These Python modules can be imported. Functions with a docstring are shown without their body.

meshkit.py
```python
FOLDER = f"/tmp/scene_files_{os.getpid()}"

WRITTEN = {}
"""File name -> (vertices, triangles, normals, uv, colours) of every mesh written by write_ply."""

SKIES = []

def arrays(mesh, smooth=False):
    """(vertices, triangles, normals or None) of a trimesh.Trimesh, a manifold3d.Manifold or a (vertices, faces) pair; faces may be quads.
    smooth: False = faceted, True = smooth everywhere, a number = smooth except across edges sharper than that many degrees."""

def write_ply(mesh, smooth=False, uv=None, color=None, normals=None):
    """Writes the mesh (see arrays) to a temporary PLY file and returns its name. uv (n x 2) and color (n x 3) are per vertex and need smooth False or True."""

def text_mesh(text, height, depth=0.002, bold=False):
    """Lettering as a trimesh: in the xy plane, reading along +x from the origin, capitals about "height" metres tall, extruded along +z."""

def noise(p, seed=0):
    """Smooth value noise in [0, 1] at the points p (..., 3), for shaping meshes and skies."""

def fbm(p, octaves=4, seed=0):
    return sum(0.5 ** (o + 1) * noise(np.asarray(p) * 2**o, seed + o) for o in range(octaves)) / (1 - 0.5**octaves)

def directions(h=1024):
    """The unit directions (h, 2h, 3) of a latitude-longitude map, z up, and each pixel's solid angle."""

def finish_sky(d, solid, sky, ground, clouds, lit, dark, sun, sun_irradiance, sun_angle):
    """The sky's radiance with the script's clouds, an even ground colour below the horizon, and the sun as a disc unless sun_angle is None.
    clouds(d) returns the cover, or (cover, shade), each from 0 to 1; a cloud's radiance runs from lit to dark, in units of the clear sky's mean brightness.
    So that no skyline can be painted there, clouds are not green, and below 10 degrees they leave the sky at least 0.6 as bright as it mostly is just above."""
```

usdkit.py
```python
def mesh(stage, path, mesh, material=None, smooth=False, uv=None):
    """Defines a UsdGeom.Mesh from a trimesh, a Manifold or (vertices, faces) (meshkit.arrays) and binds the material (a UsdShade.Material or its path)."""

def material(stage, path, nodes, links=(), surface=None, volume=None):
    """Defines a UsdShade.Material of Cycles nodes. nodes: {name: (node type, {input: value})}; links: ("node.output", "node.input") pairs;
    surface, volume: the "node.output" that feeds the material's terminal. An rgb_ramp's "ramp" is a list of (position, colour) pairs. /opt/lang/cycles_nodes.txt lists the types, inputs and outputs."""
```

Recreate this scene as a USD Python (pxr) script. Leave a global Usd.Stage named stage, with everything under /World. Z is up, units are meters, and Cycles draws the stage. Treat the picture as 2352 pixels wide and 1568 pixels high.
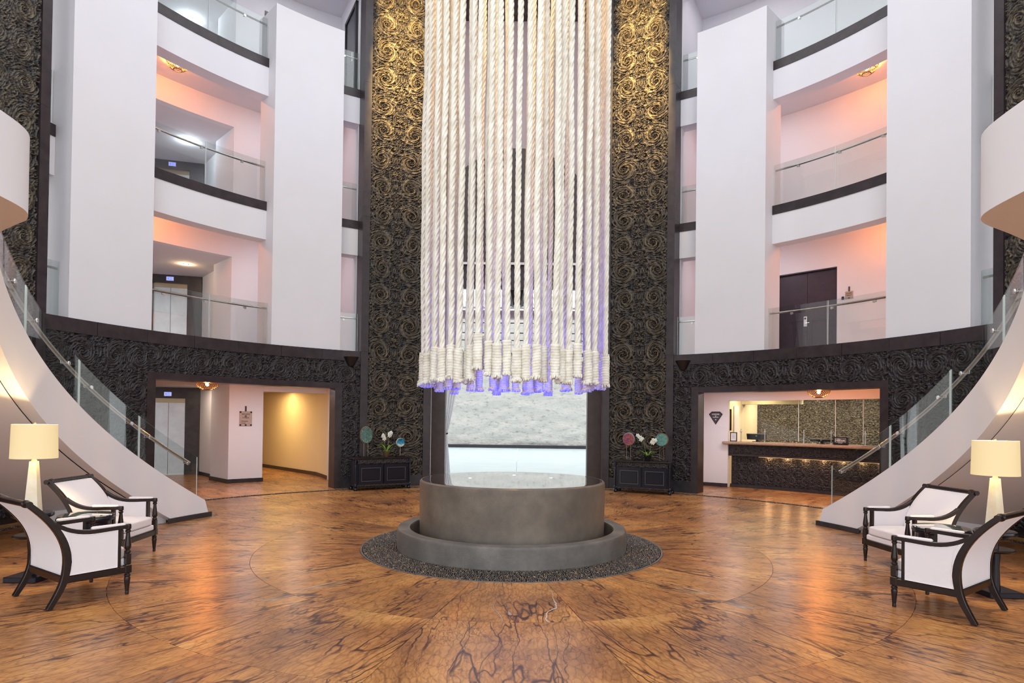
import math, random
import numpy as np, trimesh
import usdkit, meshkit
from pxr import Usd, UsdGeom, UsdLux, UsdShade, Gf, Sdf, Vt

stage = Usd.Stage.CreateInMemory()
UsdGeom.SetStageUpAxis(stage, 'Z')
UsdGeom.Xform.Define(stage, '/World')
UsdGeom.Scope.Define(stage, '/World/Looks')
rng = random.Random(7)
nrg = np.random.default_rng(7)
S, C = math.sin, math.cos
rad, deg = math.radians, math.degrees

# ------------------------------------------------------------------ camera
F, CAM = 1440.433, np.array([0.095154, -9.239208, 1.826851])
YAW, PITCH, ROLL, SHIFT = -0.01208, 0.012146, 0.0125, 163.33

def cam_axes():
    def to_world(d):
        cp, sp = C(PITCH), S(PITCH)
        y, z = d[1] * cp - d[2] * sp, d[1] * sp + d[2] * cp
        cy, sy = C(YAW), S(YAW)
        return np.array([d[0] * cy + y * sy, -d[0] * sy + y * cy, z])
    def pix(a, b):
        cr, sr = C(ROLL), S(ROLL)
        return (a * cr + b * sr, -a * sr + b * cr)
    fwd = to_world((0, 1, 0))
    u, v = pix(1, 0); right = to_world((u, 0, -v))
    u, v = pix(0, -1); up = to_world((u, 0, -v))
    return right, up, fwd
cr_, cu_, cf_ = cam_axes()
cam = UsdGeom.Camera.Define(stage, '/World/camera')
cam.AddTransformOp().Set(Gf.Matrix4d(*cr_, 0, *cu_, 0, *(-cf_), 0, *CAM, 1))
cam.CreateHorizontalApertureAttr(36.0)
cam.CreateVerticalApertureAttr(24.0)
cam.CreateFocalLengthAttr(36.0 * F / 2352)
cam.CreateVerticalApertureOffsetAttr(36.0 * SHIFT / 2352)
cam.CreateExposureAttr(-0.08)
cam.CreateClippingRangeAttr(Gf.Vec2f(0.05, 500))

# ------------------------------------------------------------------ lights
def light(kind, name, pos, color, intensity, look=None, normalize=False, **kw):
    l = getattr(UsdLux, kind).Define(stage, '/World/' + name)
    l.CreateColorAttr(Gf.Vec3f(*color)); l.CreateIntensityAttr(intensity)
    l.CreateNormalizeAttr(normalize)
    for k, v in kw.items():
        if k in ('cone', 'soft'): continue
        getattr(l, f'Create{k}Attr')(v)
    if 'cone' in kw:
        sh = UsdLux.ShapingAPI.Apply(l.GetPrim())
        sh.CreateShapingConeAngleAttr(kw['cone']); sh.CreateShapingConeSoftnessAttr(kw.get('soft', 0.4))
    x = UsdGeom.Xformable(l)
    if pos is not None:
        p = np.array(pos, float)
        d = np.array(look if look is not None else (p[0], p[1], p[2] - 1), float) - p
        d /= np.linalg.norm(d)
        up = np.array([0, 0, 1.0]) if abs(d[2]) < .95 else np.array([0, 1.0, 0])
        xa = np.cross(d, up); xa /= np.linalg.norm(xa); ya = np.cross(xa, d)
        x.AddTransformOp().Set(Gf.Matrix4d(*xa, 0, *ya, 0, *(-d), 0, *p, 1))
    return l
light('DomeLight', 'sky_dome', None, (0.93, 0.97, 1.0), 0.68)
light('DiskLight', 'skylight', (0, 0, 14.3), (0.97, 0.97, 1.0), 0.66, Radius=6.6)                       # daylight through the roof light
light('RectLight', 'entrance_daylight', (0, -15, 5.2), (0.95, 0.975, 1.05), 1.45, look=(0, 0, 4.6), Width=16.0, Height=8.5)   # glazed entrance behind the camera
for s, n in ((-1, 'left'), (1, 'right')):
    a = rad(22.9) * s
    for k, (zt_, I_) in enumerate(((13.1, 24000.0), (12.3, 24000.0), (11.5, 25000.0), (10.7, 24000.0), (9.9, 17000.0), (9.1, 10000.0), (8.2, 5000.0))):   # narrow spotlights on the gilded panels
        light('SphereLight', f'column_spot_{n}_{k}', (3.9 * S(a), 3.9 * C(a), 14.2), (1.0, .62, .19), I_, look=(8.4 * S(a), 8.4 * C(a), zt_), Radius=.06, cone=9.5, soft=.5)

# ------------------------------------------------------------------ scene helpers
used = {}
def numbered(parent, name):
    k = (parent, name); n = used.get(k, 0); used[k] = n + 1
    return f'{parent}/{name}' if n == 0 else f'{parent}/{name}_{n:03d}'

def tagp(prim, label=None, cat=None, group=None, kind=None):
    for k, v in (('label', label), ('category', cat), ('group', group), ('kind', kind)):
        if v: prim.SetCustomDataByKey(k, v)

def thing(name, label, cat, loc=(0, 0, 0), rotz=0, group=None, kind=None):
    x = UsdGeom.Xform.Define(stage, numbered('/World', name))
    x.AddTranslateOp().Set(Gf.Vec3d(*map(float, loc))); x.AddRotateZOp().Set(float(deg(rotz)))
    tagp(x.GetPrim(), label, cat, group, kind)
    return x.GetPrim()

def obj(name, mesh, mat, parent=None, smooth=30, label=None, cat=None, group=None, kind=None, uv=None, relief=None):
    path = numbered(str(parent.GetPath()) if parent else '/World', name)
    if relief is not None or uv is not None: smooth = True if relief is not None else False
    m = usdkit.mesh(stage, path, mesh, mat, smooth=smooth, uv=uv)
    if relief is not None:
        UsdGeom.PrimvarsAPI(m).CreatePrimvar('relief', Sdf.ValueTypeNames.FloatArray, 'vertex').Set(Vt.FloatArray.FromNumpy(np.asarray(relief, np.float32)))
    tagp(m.GetPrim(), label, cat, group, kind)
    return m.GetPrim()

def copy_of(prim, loc, rotz, label=None, group=None):
    was = prim.GetCustomData()
    base = prim.GetName().rstrip('0123456789').rstrip('_') if prim.GetName()[-3:].isdigit() else prim.GetName()
    x = UsdGeom.Xform.Define(stage, numbered('/World', base))
    x.AddTranslateOp().Set(Gf.Vec3d(*map(float, loc))); x.AddRotateZOp().Set(float(deg(rotz)))
    p = x.GetPrim()
    p.GetReferences().AddInternalReference(prim.GetPath()); p.SetInstanceable(True)
    tagp(p, label or was['label'], was['category'], group or was.get('group'))
    return p

# ------------------------------------------------------------------ mesh helpers
def cat(*ms):
    ms = [trimesh.Trimesh(*m, process=False) if isinstance(m, tuple) else m for m in ms]
    return trimesh.util.concatenate(ms)
def grid_faces(nu, nv, flip=False, wrap=False):
    i, j = np.meshgrid(np.arange(nu - (0 if wrap else 1)), np.arange(nv - 1), indexing='ij')
    i2 = (i + 1) % nu
    a, b, c, d = i * nv + j, i2 * nv + j, i2 * nv + j + 1, i * nv + j + 1
    q = np.stack([a, b, c, d], -1).reshape(-1, 4)
    if flip: q = q[:, ::-1]
    return np.vstack([q[:, [0, 1, 2]], q[:, [0, 2, 3]]])
def box(cx, cy, cz, sx, sy, sz, rz=0):
    m = trimesh.creation.box((sx, sy, sz))
    if rz: m.apply_transform(trimesh.transformations.rotation_matrix(rz, (0, 0, 1)))
    m.apply_translation((cx, cy, cz)); return m
def cbox(cx, cy, cz, sx, sy, sz, ch=.006, rz=0):
    """box with chamfered edges"""
    pts = []
    for a in (-1, 1):
        for b in (-1, 1):
            for c in (-1, 1):
                for k in range(3):
                    p = [a * (sx / 2 - ch), b * (sy / 2 - ch), c * (sz / 2 - ch)]
                    p[k] = (a, b, c)[k] * (sx, sy, sz)[k] / 2
                    pts.append(p)
    m = trimesh.Trimesh(pts, process=False).convex_hull
    if rz: m.apply_transform(trimesh.transformations.rotation_matrix(rz, (0, 0, 1)))
    m.apply_translation((cx, cy, cz)); return m
def cyl(r, th, z=0.0):
    a = rad(th); return np.array([r * S(a), r * C(a), z])
def arcbox(r0, r1, t0, t1, z0, z1, n=None):
    """solid ring sector; z0, z1 numbers or functions of the angle in degrees"""
    if t1 < t0: t0, t1 = t1, t0
    n = n or max(1, int(math.ceil((t1 - t0) / 1.5)))
    t = np.linspace(t0, t1, n + 1); a = np.radians(t)
    zb = np.array([z0(x) for x in t]) if callable(z0) else np.full(n + 1, float(z0))
    zt = np.array([z1(x) for x in t]) if callable(z1) else np.full(n + 1, float(z1))
    zt = np.maximum(zt, zb + 1e-4)
    sec = np.stack([np.stack([r * np.sin(a), r * np.cos(a), z], -1) for r, z in ((r0, zb), (r1, zb), (r1, zt), (r0, zt))], 1)
    v = sec.reshape(-1, 3); f = []
    for i in range(n):
        p, q = 4 * i, 4 * i + 4
        for k in range(4):
            l = (k + 1) % 4
            f += [[p + k, q + k, q + l], [p + k, q + l, p + l]]
    e = 4 * n
    f += [[0, 1, 2], [0, 2, 3], [e, e + 2, e + 1], [e, e + 3, e + 2]]
    m = trimesh.Trimesh(v, f, process=False)
    if m.volume < 0: m.invert()
    return m
def lathe(prof, n=24, cap=True):
    prof = np.array(prof, float)
    a = np.linspace(0, 2 * np.pi, n, endpoint=False)
    v = np.stack([np.outer(np.cos(a), prof[:, 0]), np.outer(np.sin(a), prof[:, 0]), np.tile(prof[:, 1], (n, 1))], -1).reshape(-1, 3)
    f = grid_faces(n, len(prof), wrap=True)
    m = trimesh.Trimesh(v, f, process=False)
    if cap:
        k = len(prof); v2, f2 = list(v), list(f)
        for end in (0, k - 1):
            if prof[end, 0] > 1e-6:
                c = len(v2); v2.append([0, 0, prof[end, 1]])
                for i in range(n):
                    t = [c, i * k + end, ((i + 1) % n) * k + end]
                    f2.append(t if end else t[::-1])
        m = trimesh.Trimesh(v2, f2, process=False)
    return m
def tube(pts, r, n=8, cap=True):
    pts = np.array(pts, float); k = len(pts)
    r = np.full(k, r, float) if np.ndim(r) == 0 else np.array(r, float)
    t = np.gradient(pts, axis=0); t /= np.linalg.norm(t, axis=1, keepdims=True) + 1e-12
    u = np.cross(t[0], [0, 0, 1.0]) if abs(t[0][2]) < .9 else np.cross(t[0], [1.0, 0, 0])
    us = []
    for i in range(k):
        u = u - t[i] * (u @ t[i]); u /= np.linalg.norm(u); us.append(u)
    us = np.array(us); w = np.cross(t, us)
    a = np.linspace(0, 2 * np.pi, n, endpoint=False)
    v = pts[:, None] + r[:, None, None] * (np.cos(a)[None, :, None] * us[:, None] + np.sin(a)[None, :, None] * w[:, None])
    v = v.reshape(-1, 3); f = []
    for i in range(k - 1):
        for j in range(n):
            p, q = i * n + j, i * n + (j + 1) % n
            f += [[p, q, q + n], [p, q + n, p + n]]
    v = list(v)
    if cap:
        for e, d in ((0, 1), (k - 1, 0)):
            c = len(v); v.append(pts[e])
            for j in range(n):
                p, q = e * n + j, e * n + (j + 1) % n
                f.append([c, q, p] if d else [c, p, q])
    return trimesh.Trimesh(v, f, process=False)
def sweep_rect(pts, side, half_w, half_t):
    """rectangular bar along pts; side = constant sideways direction"""
    pts = np.array(pts, float); k = len(pts); side = np.array(side, float)
    t = np.gradient(pts, axis=0); t /= np.linalg.norm(t, axis=1, keepdims=True)
    nrm = np.cross(t, side); nrm /= np.linalg.norm(nrm, axis=1, keepdims=True)
    half_t = np.full(k, half_t) if np.ndim(half_t) == 0 else np.array(half_t)
    c = .18
    ring = [(-1 + c, -1), (1 - c, -1), (1, -1 + c), (1, 1 - c), (1 - c, 1), (-1 + c, 1), (-1, 1 - c), (-1, -1 + c)]
    v = np.stack([pts + side * half_w * a + nrm * (half_t * b)[:, None] for a, b in ring], 1).reshape(-1, 3)
    n = len(ring); f = []
    for i in range(k - 1):
        for j in range(n):
            p, q = i * n + j, i * n + (j + 1) % n
            f += [[p, q, q + n], [p, q + n, p + n]]
    for e in (0, k - 1):
        for j in range(1, n - 1):
            tr = [e * n, e * n + j, e * n + j + 1]
            f.append(tr[::-1] if e == 0 else tr)
    m = trimesh.Trimesh(v, f, process=False)
    if m.volume < 0: m.invert()
    return m
def prism(poly, z0, z1):
    from shapely.geometry import Polygon
    m = trimesh.creation.extrude_polygon(Polygon(poly), z1 - z0, engine='earcut'); m.apply_translation((0, 0, z0)); return m
def wallseg(A, B, thick, z0, z1):
    """vertical wall from A to B (plan), thickness to the left of A->B"""
    A, B = np.array(A, float), np.array(B, float); t = (B - A) / np.linalg.norm(B - A); n = np.array([-t[1], t[0]])
    return prism([A, B, B + n * thick, A + n * thick], z0, z1)
def place(m, M):
    m = m.copy(); m.apply_transform(M); return m
def frame(origin, x, y, z):
    M = np.eye(4); M[:3, 0], M[:3, 1], M[:3, 2], M[:3, 3] = x, y, z, origin; return M
def bez(p0, p1, p2, p3, n=12):
    t = np.linspace(0, 1, n)[:, None]; p0, p1, p2, p3 = map(np.array, (p0, p1, p2, p3))
    return (1 - t) ** 3 * p0 + 3 * (1 - t) ** 2 * t * p1 + 3 * (1 - t) * t * t * p2 + t ** 3 * p3

# ------------------------------------------------------------------ materials
def mat(name, nodes, links=(), surface='p.BSDF'):
    return usdkit.material(stage, '/World/Looks/' + name, nodes, links, surface=surface)
def plain(name, color, rough=.5, metal=0., spec=.5, coat=0., bump=None, var=None, **kw):
    """principled with optional noise bump (scale, strength, distance) and colour variation (scale, other colour)"""
    nodes = {'p': ('principled_bsdf', dict(base_color=color, roughness=rough, metallic=metal, specular_ior_level=spec, coat_weight=coat, **kw)), 'g': ('geometry', {})}
    links = []
    if bump:
        nodes['n'] = ('noise_texture', dict(scale=bump[0], detail=4.0)); nodes['b'] = ('bump', dict(strength=bump[1], distance=bump[2]))
        links += [('g.position', 'n.vector'), ('n.fac', 'b.height'), ('b.normal', 'p.normal')]
    if var:
        nodes['v'] = ('noise_texture', dict(scale=var[0], detail=5.0, roughness=.6)); nodes['r'] = ('rgb_ramp', dict(ramp=[(.3, color), (.7, var[1])]))
        links += [('g.position', 'v.vector'), ('v.fac', 'r.fac'), ('r.color', 'p.base_color')]
    return mat(name, nodes, links)
M = {}
M['plaster'] = plain('white_plaster', (.785, .772, .80), .85, bump=(60., .08, .006), var=(.7, (.755, .74, .765)), spec=.2)
M['plaster_warm'] = plain('cream_plaster', (.82, .70, .48), .85, bump=(60., .08, .006), spec=.2)
M['ceiling'] = plain('ceiling_plaster', (.72, .70, .73), .9, spec=.2)
M['trim'] = plain('dark_stone_trim', (.020, .013, .016), .38, var=(5., (.044, .030, .033)), bump=(25., .1, .01))
M['kick'] = plain('dark_baseboard', (.02, .02, .026), .35, var=(8., (.04, .036, .04)))
M['steel'] = plain('steel', (.62, .60, .58), .22, 1.0)
M['steel_brushed'] = plain('brushed_steel', (.60, .59, .60), .38, 1.0, var=(3., (.5, .48, .5)))
M['bronze_metal'] = plain('bronze_metal', (.38, .28, .18), .35, 1.0)
M['black'] = plain('black_metal', (.012, .011, .012), .35)
M['lacquer'] = plain('dark_lacquered_wood', (.013, .008, .007), .26, spec=.3, coat=.12, coat_roughness=.12, var=(9., (.022, .013, .011)))
M['black_lacquer'] = plain('black_lacquer', (.006, .008, .017), .25, spec=.35, coat=.2, coat_roughness=.1)
M['fabric'] = plain('white_upholstery', (.79, .765, .80), .9, bump=(500., .3, .004), spec=.15, sheen_weight=.2)
M['lamp_stone'] = plain('alabaster', (.86, .80, .70), .35, var=(7., (.78, .66, .5)), subsurface_weight=.3, subsurface_scale=.05)
M['brass'] = plain('aged_brass', (.42, .33, .17), .35, .9)
M['gold_label'] = plain('pale_stone_plaque', (.42, .33, .27), .6, var=(30., (.48, .38, .31)))
M['paper'] = plain('white_paper', (.78, .76, .76), .8)
M['white_print'] = plain('white_print', (.8, .8, .8), .6)
M['dark_print'] = plain('dark_print', (.03, .022, .02), .5)
M['wood_door'] = plain('dark_stained_wood_door', (.032, .018, .028), .45, var=(6., (.045, .026, .038)), bump=(40., .2, .004))
M['post'] = plain('brown_timber_post', (.05, .036, .033), .5, var=(4., (.075, .055, .05)))
M['granite'] = plain('tan_granite', (.47, .34, .23), .3, var=(22., (.34, .23, .16)), coat=.3)
M['leaf'] = plain('orchid_leaf', (.20, .46, .03), .4, subsurface_weight=.1, subsurface_scale=.01)
M['petal'] = plain('orchid_petal', (.85, .85, .74), .6, subsurface_weight=.2, subsurface_scale=.01)
M['stem'] = plain('orchid_stem', (.20, .26, .08), .5)
M['curtain'] = mat('white_curtain', {'d': ('diffuse_bsdf', dict(color=(.82, .82, .83))), 't': ('translucent_bsdf', dict(color=(.8, .8, .82))), 'm': ('mix_closure', dict(fac=.5))}, [('d.BSDF', 'm.closure1'), ('t.BSDF', 'm.closure2')], surface='m.closure')
M['tassel'] = plain('grey_tieback', (.05, .05, .06), .7)
M['terrace'] = plain('pale_terrace_stone', (.66, .75, .76), .3, var=(.8, (.56, .68, .70)))
M['tile_roof'] = plain('mauve_roof_tile', (.42, .33, .38), .7, var=(3., (.5, .4, .45)))
M['gravel'] = mat('pebble_stones', {'o': ('attribute', dict(attribute='relief')), 'r': ('rgb_ramp', dict(ramp=[(0, (.010, .008, .008)), (.55, (.036, .026, .020)), (.82, (.075, .052, .034)), (.95, (.17, .115, .065)), (1, (.28, .20, .12))])), 'p': ('principled_bsdf', dict(roughness=.22, coat_weight=.5))},
                  [('o.fac', 'r.fac'), ('r.color', 'p.base_color')])
M['grout'] = plain('dark_grout', (.03, .022, .018), .8)
M['rope'] = mat('white_rope_fibre', {'g': ('texture_coordinate', {}), 'mp': ('mapping', dict(scale=(260., 260., 22.))), 'n': ('noise_texture', dict(scale=1.0, detail=3.0)),
    'v': ('noise_texture', dict(scale=9.0, detail=3.0)), 'r': ('rgb_ramp', dict(ramp=[(.3, (.64, .61, .51)), (.62, (.80, .785, .70))])), 'b': ('bump', dict(strength=.55, distance=.006)),
    'p': ('principled_bsdf', dict(roughness=.9, specular_ior_level=.15, sheen_weight=.15))},
    [('g.object', 'mp.vector'), ('mp.vector', 'n.vector'), ('g.object', 'v.vector'), ('v.fac', 'r.fac'), ('r.color', 'p.base_color'), ('n.fac', 'b.height'), ('b.normal', 'p.normal')])
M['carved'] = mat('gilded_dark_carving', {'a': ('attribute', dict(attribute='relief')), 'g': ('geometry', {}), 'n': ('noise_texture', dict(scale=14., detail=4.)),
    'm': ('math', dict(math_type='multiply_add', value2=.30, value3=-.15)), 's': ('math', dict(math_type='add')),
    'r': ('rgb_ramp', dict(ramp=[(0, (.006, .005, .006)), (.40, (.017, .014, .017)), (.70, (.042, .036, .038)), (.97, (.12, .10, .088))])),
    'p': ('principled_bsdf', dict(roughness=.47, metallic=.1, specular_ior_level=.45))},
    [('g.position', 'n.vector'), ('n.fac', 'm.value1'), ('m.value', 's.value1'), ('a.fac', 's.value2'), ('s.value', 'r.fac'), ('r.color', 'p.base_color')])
M['carved_gold'] = mat('gold_leafed_carving', {'a': ('attribute', dict(attribute='relief')), 'g': ('geometry', {}), 'n': ('noise_texture', dict(scale=10., detail=4.)),
    'm': ('math', dict(math_type='multiply_add', value2=.25, value3=-.125)), 's': ('math', dict(math_type='add')),
    'r': ('rgb_ramp', dict(ramp=[(0, (.007, .006, .006)), (.35, (.020, .019, .020)), (.62, (.066, .054, .040)), (.92, (.24, .175, .085))])),
    'p': ('principled_bsdf', dict(roughness=.42, metallic=.25))},
    [('g.position', 'n.vector'), ('n.fac', 'm.value1'), ('m.value', 's.value1'), ('a.fac', 's.value2'), ('s.value', 'r.fac'), ('r.color', 'p.base_color')])
def glass(name, tint, refl=.05):
    return mat(name, {'t': ('transparent_bsdf', dict(color=tint)), 'gl': ('glossy_bsdf', dict(color=(1, 1, 1), roughness=0.)), 'lw': ('layer_weight', dict(blend=.5)), 'pw': ('math', dict(math_type='power', value2=5.)),
        'ma': ('math', dict(math_type='multiply_add', value2=1 - refl, value3=refl)), 'mx': ('mix_closure', {})},
        [('lw.facing', 'pw.value1'), ('pw.value', 'ma.value1'), ('ma.value', 'mx.fac'), ('t.BSDF', 'mx.closure1'), ('gl.BSDF', 'mx.closure2')], surface='mx.closure')
M['glass'] = glass('clear_glass', (.90, .93, .92))
M['glass_edge'] = plain('pale_glass_edge', (.62, .70, .68), .15)
M['table_glass'] = glass('green_table_glass', (.55, .66, .62), refl=.42)
M['concrete'] = mat('speckled_concrete', {'g': ('geometry', {}), 'n': ('noise_texture', dict(scale=2.2, detail=6., roughness=.65)), 'f': ('noise_texture', dict(scale=330., detail=1.)),
    'r': ('rgb_ramp', dict(ramp=[(.3, (.095, .082, .068)), (.5, (.145, .125, .102)), (.7, (.21, .18, .145))])), 'r2': ('rgb_ramp', dict(ramp=[(.35, (.75, .73, .71)), (.6, (1, 1, 1)), (.70, (1.9, 1.75, 1.55))])), 'mx': ('mix', dict(mix_type='multiply', fac=1.0)),
    'b': ('bump', dict(strength=.5, distance=.012)), 'p': ('principled_bsdf', dict(roughness=.38, coat_weight=.25, coat_roughness=.25))},
    [('g.position', 'n.vector'), ('g.position', 'f.vector'), ('n.fac', 'r.fac'), ('f.fac', 'r2.fac'), ('r.color', 'mx.color1'), ('r2.color', 'mx.color2'), ('mx.color', 'p.base_color'), ('f.fac', 'b.height'), ('b.normal', 'p.normal')])
M['concrete_grey'] = mat('grey_concrete', {'g': ('geometry', {}), 'n': ('noise_texture', dict(scale=2.6, detail=6., roughness=.65)), 'f': ('noise_texture', dict(scale=130., detail=3.)),
    'r': ('rgb_ramp', dict(ramp=[(.3, (.09, .084, .078)), (.5, (.132, .123, .113)), (.7, (.19, .177, .16))])), 'b': ('bump', dict(strength=.5, distance=.012)), 'p': ('principled_bsdf', dict(roughness=.5))},
    [('g.position', 'n.vector'), ('g.position', 'f.vector'), ('n.fac', 'r.fac'), ('r.color', 'p.base_color'), ('f.fac', 'b.height'), ('b.normal', 'p.normal')])
M['water'] = mat('still_water', {'g': ('geometry', {}), 'n': ('noise_texture', dict(scale=6., detail=2.)), 'b': ('bump', dict(strength=.05, distance=.01)), 'p': ('principled_bsdf', dict(base_color=(.05, .032, .022), roughness=.03, ior=1.6, specular_ior_level=.9, coat_weight=1.0))},
    [('g.position', 'n.vector'), ('n.fac', 'b.height'), ('b.normal', 'p.normal')])
M['hammered'] = mat('hammered_bronze_wall', {'g': ('geometry', {}), 'mp': ('mapping', dict(scale=(1., 1., 1.5))), 'n': ('noise_texture', dict(scale=21., detail=2., distortion=.5)), 'b': ('bump', dict(strength=1.0, distance=.12)),
    'r': ('rgb_ramp', dict(ramp=[(.35, (.06, .052, .045)), (.65, (.29, .255, .215))])), 'p': ('principled_bsdf', dict(roughness=.24, metallic=.8))},
    [('g.position', 'mp.vector'), ('mp.vector', 'n.vector'), ('n.fac', 'b.height'), ('b.normal', 'p.normal'), ('n.fac', 'r.fac'), ('r.color', 'p.base_color')])
M['stone_wall'] = mat('rough_white_stone', {'g': ('geometry', {}), 'mp': ('mapping', dict(scale=(1., 1., 2.4))), 'n': ('noise_texture', dict(scale=2.6, detail=6., roughness=.7)), 'b': ('bump', dict(strength=1.0, distance=.25)),
    'r': ('rgb_ramp', dict(ramp=[(.34, (.52, .49, .44)), (.44, (.83, .79, .73)), (.7, (.89, .86, .80))])), 'p': ('principled_bsdf', dict(roughness=.9))},
    [('g.position', 'mp.vector'), ('mp.vector', 'n.vector'), ('n.fac', 'b.height'), ('b.normal', 'p.normal'), ('n.fac', 'r.fac'), ('r.color', 'p.base_color')])
def emit(name, color, strength):
    return mat(name, {'e': ('emission', dict(color=color, strength=strength))}, surface='e.emission')
M['bulb'] = emit('amber_bulb', (1, .45, .10), 60.)
M['downlight'] = emit('warm_downlight', (1, .78, .42), 25.)
M['display'] = emit('blue_display', (.30, .36, 1.0), 1.5)
M['display_glow'] = emit('display_letters', (.12, .14, .9), 1.6)
M['led'] = emit('blue_led', (.35, .75, 1.0), 6.)
M['lampshade'] = mat('lit_lampshade', {'e': ('emission', dict(color=(1, .77, .36), strength=.52)), 'd': ('diffuse_bsdf', dict(color=(.55, .48, .33))), 'a': ('add_closure', {})}, [('e.emission', 'a.closure1'), ('d.BSDF', 'a.closure2')], surface='a.closure')
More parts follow.
